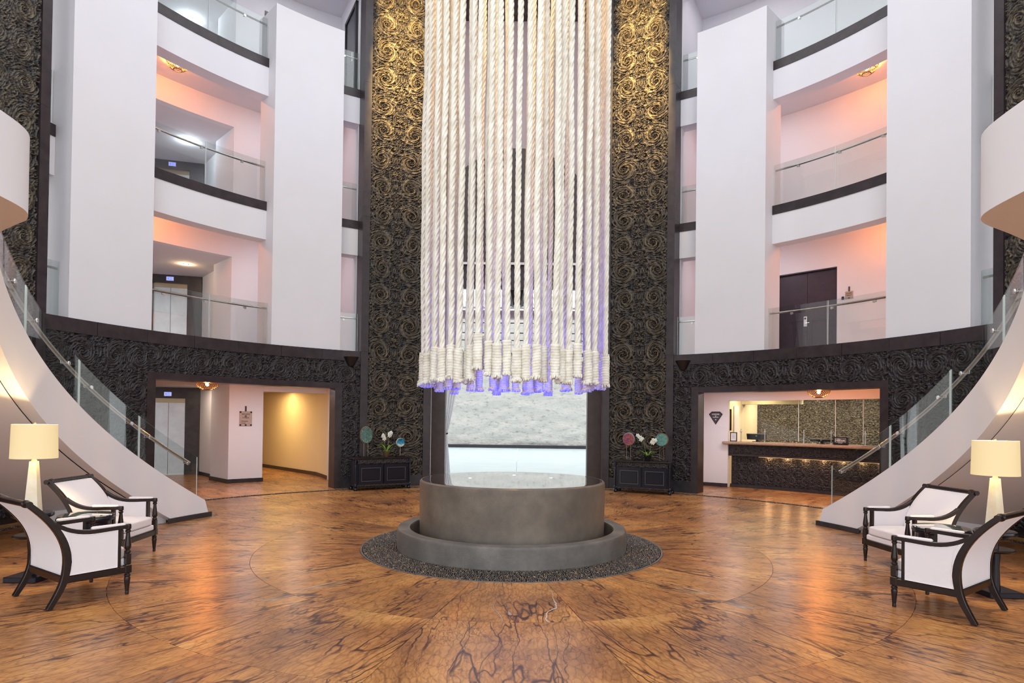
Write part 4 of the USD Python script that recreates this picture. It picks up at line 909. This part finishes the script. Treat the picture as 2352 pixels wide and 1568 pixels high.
for x in (-2.325, 2.31): obj('post', cbox(x, YF - .05, 3.2, .40, .34, 6.4, .012), M['post'], g)
inner = [(XC + (HW - .02) * C(t), ZS + (HW + .2) * S(t)) for t in a]
obj('arch_panel', place(prism([(XC + HW - .02, 6.5)] + inner + [(XC - HW + .02, 6.5)], .10, .16), fm), M['post'], g)
for x in (-1.5, -.55, .45, 1.4): obj('panel_batten', box(x, YF - .17, 8.0, .05, .03, 3.0), M['wood_door'], g)
obj('sill_ledge', box(XC, YF - .2, 6.46, 2 * HW, .3, .07), M['steel_brushed'], g)
obj('lintel', box(XC, YF - .13, 6.1, 2 * HW, .16, .64), M['wood_door'], g)
obj('lintel_rail', box(XC, YF - .16, 5.76, 2 * HW, .14, .06), M['black'], g)
for z in (4.74, 4.44, 4.22): obj('glazing_bar', box(XC, YF - .05, z, 2 * HW - .7, .04, .025), M['black'], g)
for x in (-1.35, -.45, .40, 1.25): obj('glazing_bar', box(x, YF - .05, 4.32, .03, .04, .95), M['white_print'], g)
obj('transom', box(XC, YF - .05, 3.8, 2 * HW - .7, .10, .10), M['black'], g)
ln = thing('lantern', 'dark faceted hanging lantern in the garden doorway, behind the ropes', 'lantern', (-.03, 10.4, 5.35))
obj('body', lathe([(0, 0), (.22, .05), (.42, .55), (.42, .95), (.30, 1.1), (0, 1.15)], 6), M['black'], ln, smooth=False); obj('chain', tube([(0, 0, 1.1), (0, 0, 2.2)], .012, 6), M['black'], ln)
cu = thing('curtain', 'white gathered curtain with a grey tieback at the left edge of the garden doorway', 'curtain', (-2.33, 10.35, 0))
zz, pp = np.linspace(0.05, 4.0, 40), np.linspace(0, 1, 60); vv = []
for p in pp:
    for z in zz:
        k = .17 + .50 * max(0, (z - 1.35) / 2.6) ** .9 if z > 1.35 else .17 + .12 * ((1.35 - z) / 1.3)
        vv.append([p * k, .05 * math.sin(p * 34), z])
obj('cloth', (np.array(vv), grid_faces(60, 40)), M['curtain'], cu, smooth=True)
obj('tieback', tube([(-.02, -.07, 1.42), (.09, -.09, 1.36), (.20, -.07, 1.40)], .025, 8), M['tassel'], cu); obj('tassel', place(lathe([(0, .16), (.03, .14), (.02, .10), (.05, 0), (0, 0)], 10, cap=False), frame((.10, -.10, 1.17), (1, 0, 0), (0, 1, 0), (0, 0, 1))), M['tassel'], cu)
te = thing('terrace', 'pale stone terrace outside the garden doorway', 'terrace', kind='structure')
for i in range(6):
    for j in range(8): obj('paving_slab', box(-13.6 + 3.4 * j + 1.7, 9.75 + 3.9 * (i + .5), -.026, 3.392, 3.892, .05), M['terrace'], te)
gw = thing('garden_wall', 'rough white stone garden wall beyond the terrace, with a dark base line', 'wall', kind='structure')
xs, zs2 = np.linspace(-17, 17, 220), np.linspace(0, 8.6, 64); X, Z = np.meshgrid(xs, zs2, indexing='ij')
dz = meshkit.fbm(np.stack([X * 1.1, 0 * X, Z * 2.2], -1), 4, 3)
obj('rough_stone', (np.stack([X, 32.5 - .35 * dz, Z], -1).reshape(-1, 3), grid_faces(220, 64)), M['stone_wall'], gw, smooth=True)
obj('coping', box(0, 32.6, 8.65, 34, .6, .1), M['stone_wall'], gw); obj('base_line', box(0, 32.1, .1, 34, .16, .2), M['kick'], gw)
ev = thing('tiled_eaves', 'mauve tiled eaves above the terrace, seen through the ropes', 'roof', kind='structure')
for k in range(4): obj('roof_tile', box(0, 14.0 + .06 * k, 5.62 + .085 * k, 14, .3, .07), M['tile_roof'], ev)
obj('gutter', box(0, 13.9, 5.975, 14, .12, .05), M['white_print'], ev)

# ------------------------------------------------------------------ armchairs
def make_chair(label, loc, rotz):
    o = thing('armchair', label, 'chair', loc, rotz)
    W, D = .40, .33
    lp = [(.0, 0), (.014, 0), (.018, .004), (.018, .03), (.016, .035), (.018, .04), (.027, .135), (.030, .165), (.024, .18), (.030, .19), (.030, .20), (.022, .21), (.022, .22)]
    up = [(.022, .42), (.030, .43), (.030, .44), (.020, .455), (.031, .475), (.032, .50), (.020, .60), (.018, .63), (.026, .64), (.026, .65), (.020, .66), (.029, .67), (.029, .70), (.026, .715), (0, .718)]
    for sx in (-1, 1):
        leg = cat(lathe(lp, 16, cap=False), lathe([(.018, .30)] + up, 16, cap=False), cbox(0, 0, .262, .062, .062, .085, .006), cbox(0, 0, .365, .054, .054, .115, .006))
        obj('front_leg', place(leg, frame((sx * W, D, 0), (1, 0, 0), (0, 1, 0), (0, 0, 1))), M['lacquer'], o)
        low = bez((sx * W, -D - .03, 0), (sx * W, -D + .05, .14), (sx * W, -D + .11, .22), (sx * W, -D + .12, .42), 10)
        hi = bez((sx * W, -D + .12, .42), (sx * W, -D + .12, .62), (sx * W, -D + .02, .80), (sx * W, -D - .20, 1.0), 14)
        pts = np.vstack([low, hi[1:]]); tk = np.interp(np.arange(len(pts)), [0, 9, len(pts) - 1], [.021, .034, .024])
        obj('rear_leg', sweep_rect(pts, (1, 0, 0), .026, tk), M['lacquer'], o)
        arm = np.vstack([np.linspace((sx * W, D - .01, .695), (sx * W, .06, .685), 6), bez((sx * W, .06, .685), (sx * W, -.08, .68), (sx * W, -.20, .70), (sx * W, -.325, .80), 9)[1:]])
        obj('arm_rail', sweep_rect(arm, (1, 0, 0), .027, np.full(len(arm), .020)), M['lacquer'], o)
        pad = trimesh.creation.capsule(height=.27, radius=.024, count=[10, 10]); pad.apply_transform(trimesh.transformations.rotation_matrix(math.pi / 2, (1, 0, 0))); pad.apply_scale((1.05, 1, .75))
        pad.apply_translation((sx * W, .305 - pad.bounds[1][1], .716)); obj('arm_pad', pad, M['fabric'], o, smooth=True)
        # upholstered side between arm, seat rail and the posts
        topc = [(y, z - .02) for y, z in arm[:, 1:][::-1] if y < D - .09 and y > -.31]
        side = [(D - .105, .295), (-.228, .295), (-.224, .45), (-.238, .6), (-.262, .70)] + topc + [(D - .105, .672)]
        sd = prism(side, -.026, .026); Ms = np.eye(4); Ms[:3, 0], Ms[:3, 1], Ms[:3, 2] = (0, 1, 0), (0, 0, 1), (1, 0, 0); sd.apply_transform(Ms); sd.apply_translation((sx * (W - .002), 0, 0))
        pa = obj('arm_panel', sd, M['fabric'], o)
        loop = [(sx * (W + .026), y, z) for y, z in [(D - .108, .298), (-.192, .298)] + [(-.177, .42), (-.186, .55), (-.207, .66)] + [(y, z - .003) for y, z in topc if y > -.235] + [(D - .108, .668)]]
        obj('piping', tube(loop + loop[:1], .0035, 5), M['fabric'], pa)
        obj('arm_stile', box(sx * W, D - .088, .485, .05, .028, .39), M['lacquer'], o)
        obj('side_rail', cbox(sx * W, .04, .258, .05, .56, .068, .006), M['lacquer'], o)
        ring = lathe([(.028, 0), (.036, .006), (.036, .014), (.028, .02), (.036, .026), (.036, .034), (.028, .04)], 16, cap=False)
        obj('crest_ring', place(ring, frame((sx * (W - .045) - .02, -D - .205, 1.005), (0, 1, 0), (0, 0, 1), (1, 0, 0))), M['lacquer'], o)
    cr = tube([(-W - .045, -D - .205, 1.005), (W + .045, -D - .205, 1.005)], .029, 14); obj('crest_rail', cr, M['lacquer'], o)
    obj('front_rail', cbox(0, D, .258, .74, .05, .068, .006), M['lacquer'], o)
    obj('back_rail', cbox(0, -D + .10, .258, .76, .05, .068, .006), M['lacquer'], o)
    # curved upholstered back
    zz = np.linspace(.30, .985, 22)
    cen = np.vstack([np.array([[-D + .12, .30], [-D + .12, .42]]), bez((-D + .12, .42, 0), (-D + .12, .62, 0), (-D + .02, .80, 0), (-D - .19, .99, 0), 20)[1:, :2]])
    yy = np.interp(zz, cen[:, 1], cen[:, 0]); xs = np.linspace(-W + .03, W - .03, 14)
    fr, bk = [], []
    for x in xs:
        e = 1 - abs(x / (W - .03)) ** 4
        for y, z in zip(yy, zz):
            e2 = e * (1 - abs((z - .64) / .345) ** 6)
            fr.append([x, y + .022 + .045 * e2, z + .012 * e2]); bk.append([x, y - .022 - .012 * e2, z])
    nx, nz = len(xs), len(zz); v = np.array(fr + bk); ff = grid_faces(nx, nz); N = nx * nz; f = [ff[:, ::-1], ff + N]
    edge = [i * nz for i in range(nx)] + [(nx - 1) * nz + j for j in range(1, nz)] + [i * nz + nz - 1 for i in range(nx - 2, -1, -1)] + [j for j in range(nz - 2, -1, -1)]
    f.append(np.array([t for p, q in zip(edge[:-1], edge[1:]) for t in ([p, q, q + N], [p, q + N, p + N])]))
    bm = trimesh.Trimesh(v, np.vstack(f), process=False)
    if bm.volume < 0: bm.invert()
    bk_ = obj('backrest', bm, M['fabric'], o, smooth=40)
    loop = [(x, yy[0] - .03, zz[0]) for x in xs] + [(xs[-1], y - .026, z) for y, z in zip(yy, zz)] + [(x, yy[-1] - .03, zz[-1]) for x in xs[::-1]] + [(xs[0], y - .026, z) for y, z in zip(yy[::-1], zz[::-1])]
    obj('piping', tube(loop, .0035, 5), M['fabric'], bk_)
    obj('seat_base', cbox(0, .07, .325, .76, .53, .07, .012), M['fabric'], o)
    c = trimesh.creation.box((.74, .58, .12)); 
    for _ in range(4): c = c.subdivide()
    p = c.vertices; q = np.abs(p / np.array([.37, .29, .06])); rr = (q ** 8).sum(1) ** .125; p = p / rr[:, None] * np.maximum(q.max(1), 1e-9)[:, None] * 1.0
    p[:, 2] += .022 * (1 - q[:, 0] ** 2) * (1 - q[:, 1] ** 2) * (p[:, 2] > 0)
    obj('seat_cushion', trimesh.Trimesh(p + np.array([0, .055, .42]), c.faces, process=False), M['fabric'], o, smooth=50)
    return o
ch = make_chair('white upholstered armchair with dark scrolled frame, nearest on the left, back to the viewer', (-4.415, -2.905, 0), math.atan2(-.548, .837))
copy_of(ch, (-5.12, -1.23, 0), math.atan2(-1, .06), 'white upholstered armchair with dark scrolled frame, farther on the left, facing the room')
copy_of(ch, (4.405, -2.885, 0), math.atan2(.60, .80), 'white upholstered armchair with dark scrolled frame, nearest on the right, back to the viewer')
copy_of(ch, (5.13, -1.10, 0), math.atan2(1, -.09), 'white upholstered armchair with dark scrolled frame, farther on the right, facing the room')

# ------------------------------------------------------------------ tables and table lamps
def make_side(s, zl, side):
    o = thing('side_table', f'round black side table with a greenish glass top between the two armchairs on the {side}', 'table', (s * 4.94, -1.98, 0))
    obj('top_rim', lathe([(.245, .60), (.27, .60), (.29, .615), (.29, .635), (.28, .65), (.27, .655), (.245, .655), (.245, .60)], 48, cap=False), M['black_lacquer'], o)
    obj('glass_top', lathe([(0, .657), (.28, .657), (.285, .661), (.28, .669), (0, .669)], 48), M['table_glass'], o)
    obj('top_panel', lathe([(0, .61), (.245, .61), (.245, .65), (0, .65)], 40), plain('pale_table_panel', (.30, .29, .27), .3) if s < 0 else '/World/Looks/pale_table_panel', o)
    obj('apron', lathe([(.245, .46), (.255, .47), (.255, .60), (.245, .60)], 40, cap=False), M['black_lacquer'], o)
    obj('pedestal', lathe([(.05, .05), (.07, .08), (.05, .14), (.045, .40), (.09, .46), (.245, .465)], 24, cap=False), M['black_lacquer'], o)
    obj('base', lathe([(0, 0), (.23, 0), (.23, .04), (.20, .055), (.06, .06), (0, .06)], 32), M['black_lacquer'], o)
    t = thing('lamp_table', f'small black two-tier pedestal table carrying the {side} table lamp', 'table', (s * 5.29, -2.33, 0))
    obj('top', lathe([(0, zl - .06), (.17, zl - .06), (.195, zl - .045), (.20, zl - .03), (.195, zl - .01), (.18, zl), (0, zl)], 36), M['black_lacquer'], t)
    obj('shelf', lathe([(0, .47), (.17, .47), (.185, .485), (.17, .50), (0, .50)], 36), M['lacquer'], t)
    obj('column', lathe([(.05, .05), (.04, .3), (.05, .47)], 20, cap=False), M['black_lacquer'], t); obj('column', lathe([(.035, .50), (.03, .6), (.06, zl - .06)], 20, cap=False), M['black_lacquer'], t)
    obj('base', cbox(0, 0, .03, .36, .36, .06, .008), M['black_lacquer'], t)
    l = thing('table_lamp', f'table lamp with a lit cream drum shade on a tapered alabaster base, on the {side}', 'lamp', (s * 5.29, -2.33, zl), .3)
    hb = .56; b = []
    pts = [[x * w_, y * w_, z] for z, w_ in ((0, .066), (hb, .034)) for x in (-1, 1) for y in (-1, 1)]
    obj('base', trimesh.Trimesh(pts).convex_hull, M['lamp_stone'], l, smooth=False)
    obj('neck', lathe([(.03, hb), (.022, hb + .02), (.012, hb + .03), (.012, hb + .08), (.02, hb + .09), (0, hb + .10)], 16, cap=False), M['brass'], l)
    z0, h = hb + .035, .375
    obj('shade', lathe([(.220, z0), (.210, z0 + h), (.207, z0 + h), (.217, z0), (.220, z0)], 48, cap=False), M['lampshade'], l)
    obj('shade_ring', cat(*[tube([(0, 0, z0 + h - .02), (.207 * C(k * 2.094), .207 * S(k * 2.094), z0 + h - .005)], .003, 5) for k in range(3)]), M['brass'], l)
    obj('finial', place(trimesh.creation.icosphere(2, .013), frame((0, 0, z0 + h + .012), (1, 0, 0), (0, 1, 0), (0, 0, 1))), M['brass'], l)
    obj('bulb', place(trimesh.creation.icosphere(2, .03), frame((0, 0, z0 + .17), (1, 0, 0), (0, 1, 0), (0, 0, 1))), emit('lamp_bulb_' + side, (1, .72, .36), 20.), l)
    light('SphereLight', 'table_lamp_light_' + side, (s * 5.29, -2.33, zl + z0 + .17), (1, .70, .36), 750.0, Radius=.04)
make_side(-1, .745, 'left'); make_side(1, .70, 'right')

# ------------------------------------------------------------------ carved black cabinets and what stands on them
def cabinet(fl, fr, hgt, label):
    fl, fr = np.array(fl), np.array(fr); t = fr - fl; Wd = np.linalg.norm(t); rz = math.atan2(t[1], t[0]); nrm = np.array([-t[1], t[0]]) / Wd
    c = (fl + fr) / 2 + nrm * .24
    o = thing('cabinet', label, 'cabinet', (*c, 0), rz); D = .44; W = Wd - .12
    obj('top', cbox(0, 0, hgt - .018, Wd, D + .06, .036, .008), M['lacquer'], o)
    obj('body', box(0, .01, .43, W, D - .04, hgt - .20), M['black_lacquer'], o)
    fm_ = frame((0, -D / 2 + .005, hgt - .155), (1, 0, 0), (0, 1, 0), (0, 0, 1))
    carved_flat('frieze', o, W - .06, .115, .22, .115, fm_, amp=.022, step=.008, k=1)
    for sx in (-1, 1):
        post = lathe([(.035, .11), (.035, .15), (.022, .17), (.024, .40), (.028, .55), (.020, .66), (.034, .68), (.034, hgt - .036)], 14)
        obj('corner_post', place(post, frame((sx * (W / 2 + .01), -D / 2 + .02, 0), (1, 0, 0), (0, 1, 0), (0, 0, 1))), M['black_lacquer'], o)
        w2 = W / 2 - .07
        d = obj('door', cbox(sx * (w2 / 2 + .015), -D / 2 + .008, .405, w2, .03, .50, .005), M['black_lacquer'], o)
        x0, ww, hh = sx * (w2 / 2 + .015), w2 - .16, .33
        M['edge_shine'] = M.get('edge_shine') or plain('worn_edge_lacquer', (.06, .062, .075), .3)
        obj('moulding', cat(box(x0, -D / 2 - .012, .405 + hh / 2, ww + .02, .014, .018), box(x0, -D / 2 - .012, .405 - hh / 2, ww + .02, .014, .018), box(x0 - ww / 2, -D / 2 - .012, .405, .018, .014, hh), box(x0 + ww / 2, -D / 2 - .012, .405, .018, .014, hh)), M['edge_shine'], d)
        obj('raised_panel', cbox(x0, -D / 2 - .008, .405, ww - .04, .012, hh - .05, .004), M['black_lacquer'], d)
        for sy in (-1, 1):
            ft_ = lathe([(0, 0), (.035, 0), (.055, .02), (.06, .045), (.05, .075), (.03, .09), (.04, .105), (0, .105)], 16)
            obj('foot', place(ft_, frame((sx * (W / 2), sy * (D / 2 - .05), 0), (1, 0, 0), (0, 1, 0), (0, 0, 1))), M['black_lacquer'], o)
    carved_flat('apron', o, W - .04, .05, .10, .05, frame((0, -D / 2 + .0, .105), (1, 0, 0), (0, 1, 0), (0, 0, 1)), amp=.015, step=.008, k=1)
    obj('plinth', box(0, 0, .125, W + .02, D - .02, .05), M['black_lacquer'], o)
    return c, rz, hgt, Wd
def on_cab(cb, frac, back=0.0):
    c, rz, h, Wd = cb; x = (frac - .5) * Wd
    return (c[0] + x * C(rz) - back * S(rz), c[1] + x * S(rz) + back * C(rz), h), rz
cbl = cabinet((-4.02, 6.405), (-2.72, 7.285), .835, 'black carved two-door cabinet on bun feet against the left tall carved panel')
cbr = cabinet((2.53, 7.07), (3.90, 6.455), .822, 'black carved two-door cabinet on bun feet against the right tall carved panel')
def speckle(name, cols, scale, rough=.3):
    st_ = [(i / (len(cols) - 1), c) for i, c in enumerate(cols)]
    return mat(name, {'g': ('texture_coordinate', {}), 'n': ('noise_texture', dict(scale=scale[0], detail=4., distortion=.6)), 'v': ('voronoi_texture', dict(scale=scale[1])), 'a': ('math', dict(math_type='multiply_add', value2=.45)), 's': ('math', dict(math_type='multiply', value2=.62)),
        'c': ('rgb_to_bw', {}), 'r': ('rgb_ramp', dict(ramp=st_)), 'b': ('bump', dict(strength=.6, distance=.01)), 'p': ('principled_bsdf', dict(roughness=rough))},
        [('g.object', 'n.vector'), ('g.object', 'v.vector'), ('v.color', 'c.color'), ('c.val', 'a.value1'), ('n.fac', 's.value1'), ('s.value', 'a.value3'), ('a.value', 'r.fac'), ('r.color', 'p.base_color'), ('v.distance', 'b.height'), ('b.normal', 'p.normal')])
def geode(cb, frac, wx, hz, zc, rods, mface, mrim, label, back=.02, dep=.07):
    p, rz = on_cab(cb, frac, back); o = thing('geode', label, 'ornament', p, rz); z0 = zc - p[2]
    b = lathe([(0, -dep * .5), (.40, -dep * .52), (.46, -dep * .35), (.5, 0), (.46, dep * .4), (.3, dep * .5), (0, dep * .5)], 40, cap=False)
    b.vertices[:, :2] *= 1 + .03 * (meshkit.noise(b.vertices[:, :2].repeat(2, 1)[:, :3] * 6) - .5)[:, None]
    b.apply_transform(np.array([[wx, 0, 0, 0], [0, 0, 1, 0], [0, hz, 0, 0], [0, 0, 0, 1.]])); b.apply_translation((0, 0, z0)); 
    if b.volume < 0: b.invert()
    obj('rind', b, mrim, o)
    g_ = np.random.default_rng(len(label)); cr = []
    for _ in range(170):
        a_, q = g_.uniform(0, 6.28), .42 * math.sqrt(g_.uniform(0, 1)); m_ = trimesh.creation.icosphere(0, g_.uniform(.006, .013)); m_.apply_scale((1, g_.uniform(.7, 1.3), 1)); m_.apply_translation((wx * q * C(a_), -dep * .52, z0 + hz * q * S(a_))); cr.append(m_)
    fdisc = lathe([(0, 0), (.43, 0), (.44, .004)], 40, cap=False); fdisc.apply_transform(np.array([[wx, 0, 0, 0], [0, 0, -1, -dep * .52], [0, hz, 0, z0], [0, 0, 0, 1.]]))
    obj('crystal_face', cat(fdisc, *cr), mface, o, smooth=False)
    for x in rods: obj('rod', tube([(x, 0, .02), (x, 0, z0 - hz * .42)], .006, 6), M['bronze_metal'], o)
    obj('foot', cbox(0, 0, .011, .30 if len(rods) > 1 else .24, .12, .022, .004), M['lacquer'], o)
teal = speckle('teal_crystal', [(.02, .05, .05), (.06, .14, .12), (.12, .24, .21), (.45, .55, .48)], (14., 60.))
rim = plain('brown_rind', (.10, .075, .05), .6, var=(20., (.17, .13, .09)))
blue = mat('blue_white_agate', {'g': ('texture_coordinate', {}), 's': ('separate_xyz', {}), 'n': ('noise_texture', dict(scale=16., detail=4.)), 'a': ('math', dict(math_type='multiply_add', value2=.16)), 'm': ('map_range', dict(from_min=.30, from_max=.52)), 'r': ('rgb_ramp', dict(ramp=[(0, (.65, .70, .66)), (.45, (.62, .70, .68)), (.55, (.10, .42, .55)), (1, (.0, .16, .32))])), 'p': ('principled_bsdf', dict(roughness=.2))},
           [('g.object', 's.vector'), ('g.object', 'n.vector'), ('n.fac', 'a.value1'), ('s.z', 'a.value3'), ('a.value', 'm.value'), ('m.result', 'r.fac'), ('r.color', 'p.base_color')])
rainbow = speckle('rainbow_agate', [(.30, .04, .05), (.42, .24, .05), (.50, .12, .02), (.25, .06, .16), (.10, .08, .28), (.45, .36, .30)], (7., 42.))
sea = speckle('sea_blue_agate', [(.03, .22, .26), (.06, .30, .36), (.16, .34, .22), (.05, .24, .34), (.5, .62, .6)], (9., 30.))
geode(cbl, .25, .35, .46, 1.40, (-.055, .055), teal, rim, 'tall oval green crystal geode on two thin rods, standing on the left cabinet')
geode(cbl, .85, .245, .25, 1.20, (0,), blue, plain('pale_rim', (.35, .42, .42), .4), 'small round blue and white agate on one thin rod, on the left cabinet')
geode(cbr, .23, .32, .345, 1.375, (-.05, .05), rainbow, plain('grey_rim', (.30, .27, .27), .5), 'round red, orange and violet agate disc on thin rods, on the right cabinet')
geode(cbr, .80, .345, .35, 1.375, (-.05, .05), sea, rim, 'round sea-blue agate disc on two thin rods, on the right cabinet')
def orchid(cb, frac, mp, sprays, label, seed, stiff):
    p, rz = on_cab(cb, frac, 0); o = thing('potted_orchid', label, 'plant', p, rz); g_ = np.random.default_rng(seed)
    obj('pot', lathe([(0, 0), (.055, 0), (.06, .01), (.10, .12), (.115, .155), (.105, .155), (.09, .12), (0, .11)], 28, cap=False), mp, o)
    for k in range(7):
        a = k * .9 + .2 * g_.random(); L = .22 + .06 * g_.random(); d = np.array([C(a), .6 * S(a), 0]); up = .20 * stiff + .05 * g_.random() if k < 5 else .03
        b = bez((0, 0, .12), d * L * .35 + [0, 0, .12 + up * .7], d * L * .75 + [0, 0, .12 + up], d * L + [0, 0, .12 + up * (.9 if stiff > .8 else .5)], 10)
        sd = np.cross(d, [0, 0, 1]); sd /= np.linalg.norm(sd); wd = .024 * np.sin(np.linspace(.25, 3.1, 10)) ** .7
        v = np.vstack([b + sd * wd[:, None], b - np.array([0, 0, .006]), b - sd * wd[:, None], b + np.array([0, 0, .002])]); f = []
        for i in range(9):
            for q in range(4): f += [[q * 10 + i, q * 10 + i + 1, ((q + 1) % 4) * 10 + i + 1], [q * 10 + i, ((q + 1) % 4) * 10 + i + 1, ((q + 1) % 4) * 10 + i]]
        obj('leaf', (v, np.array(f)), M['leaf'], o, smooth=True)
    for (x0, x1, zt_, nf) in sprays:
        c = bez((x0 * .3, 0, .12), (x0, 0, .3), (x0, 0, zt_), (x1, -.03, zt_ - .02), 20)
        s_ = obj('flower_stem', tube(c, .005, 6), M['stem'], o)
        for k in range(nf):
            q = c[19 - int(k * 8 / nf)] + np.array([g_.uniform(-.02, .02), -.03 - .02 * g_.random(), g_.uniform(-.05, .03)])
            pet = []
            for j in range(5):
                a = j * 1.2566 + .3 * g_.random(); e = trimesh.creation.icosphere(1, 1.0); e.apply_scale((.030, .006, .020)); e.apply_translation((.026, 0, 0)); e.apply_transform(trimesh.transformations.rotation_matrix(a, (0, 1, 0))); pet.append(e)
            e = trimesh.creation.icosphere(1, .010); e.apply_translation((0, -.012, 0)); pet.append(e)
            fm2 = cat(*pet); fm2.apply_transform(trimesh.transformations.rotation_matrix(g_.uniform(-.5, .5), (0, 0, 1))); fm2.apply_translation(q)
            obj('flower', fm2, M['petal'], s_, smooth=True)
orchid(cbl, .60, M['brass'], [(-.05, -.13, .56, 5), (.06, .10, .66, 6)], 'white orchid with long green leaves in a brass pot on the left cabinet', 4, .9)
orchid(cbr, .565, M['black'], [(-.09, -.26, .66, 6), (.08, .20, .56, 5)], 'white orchid with bright green leaves in a dark bowl on the right cabinet', 9, .7)
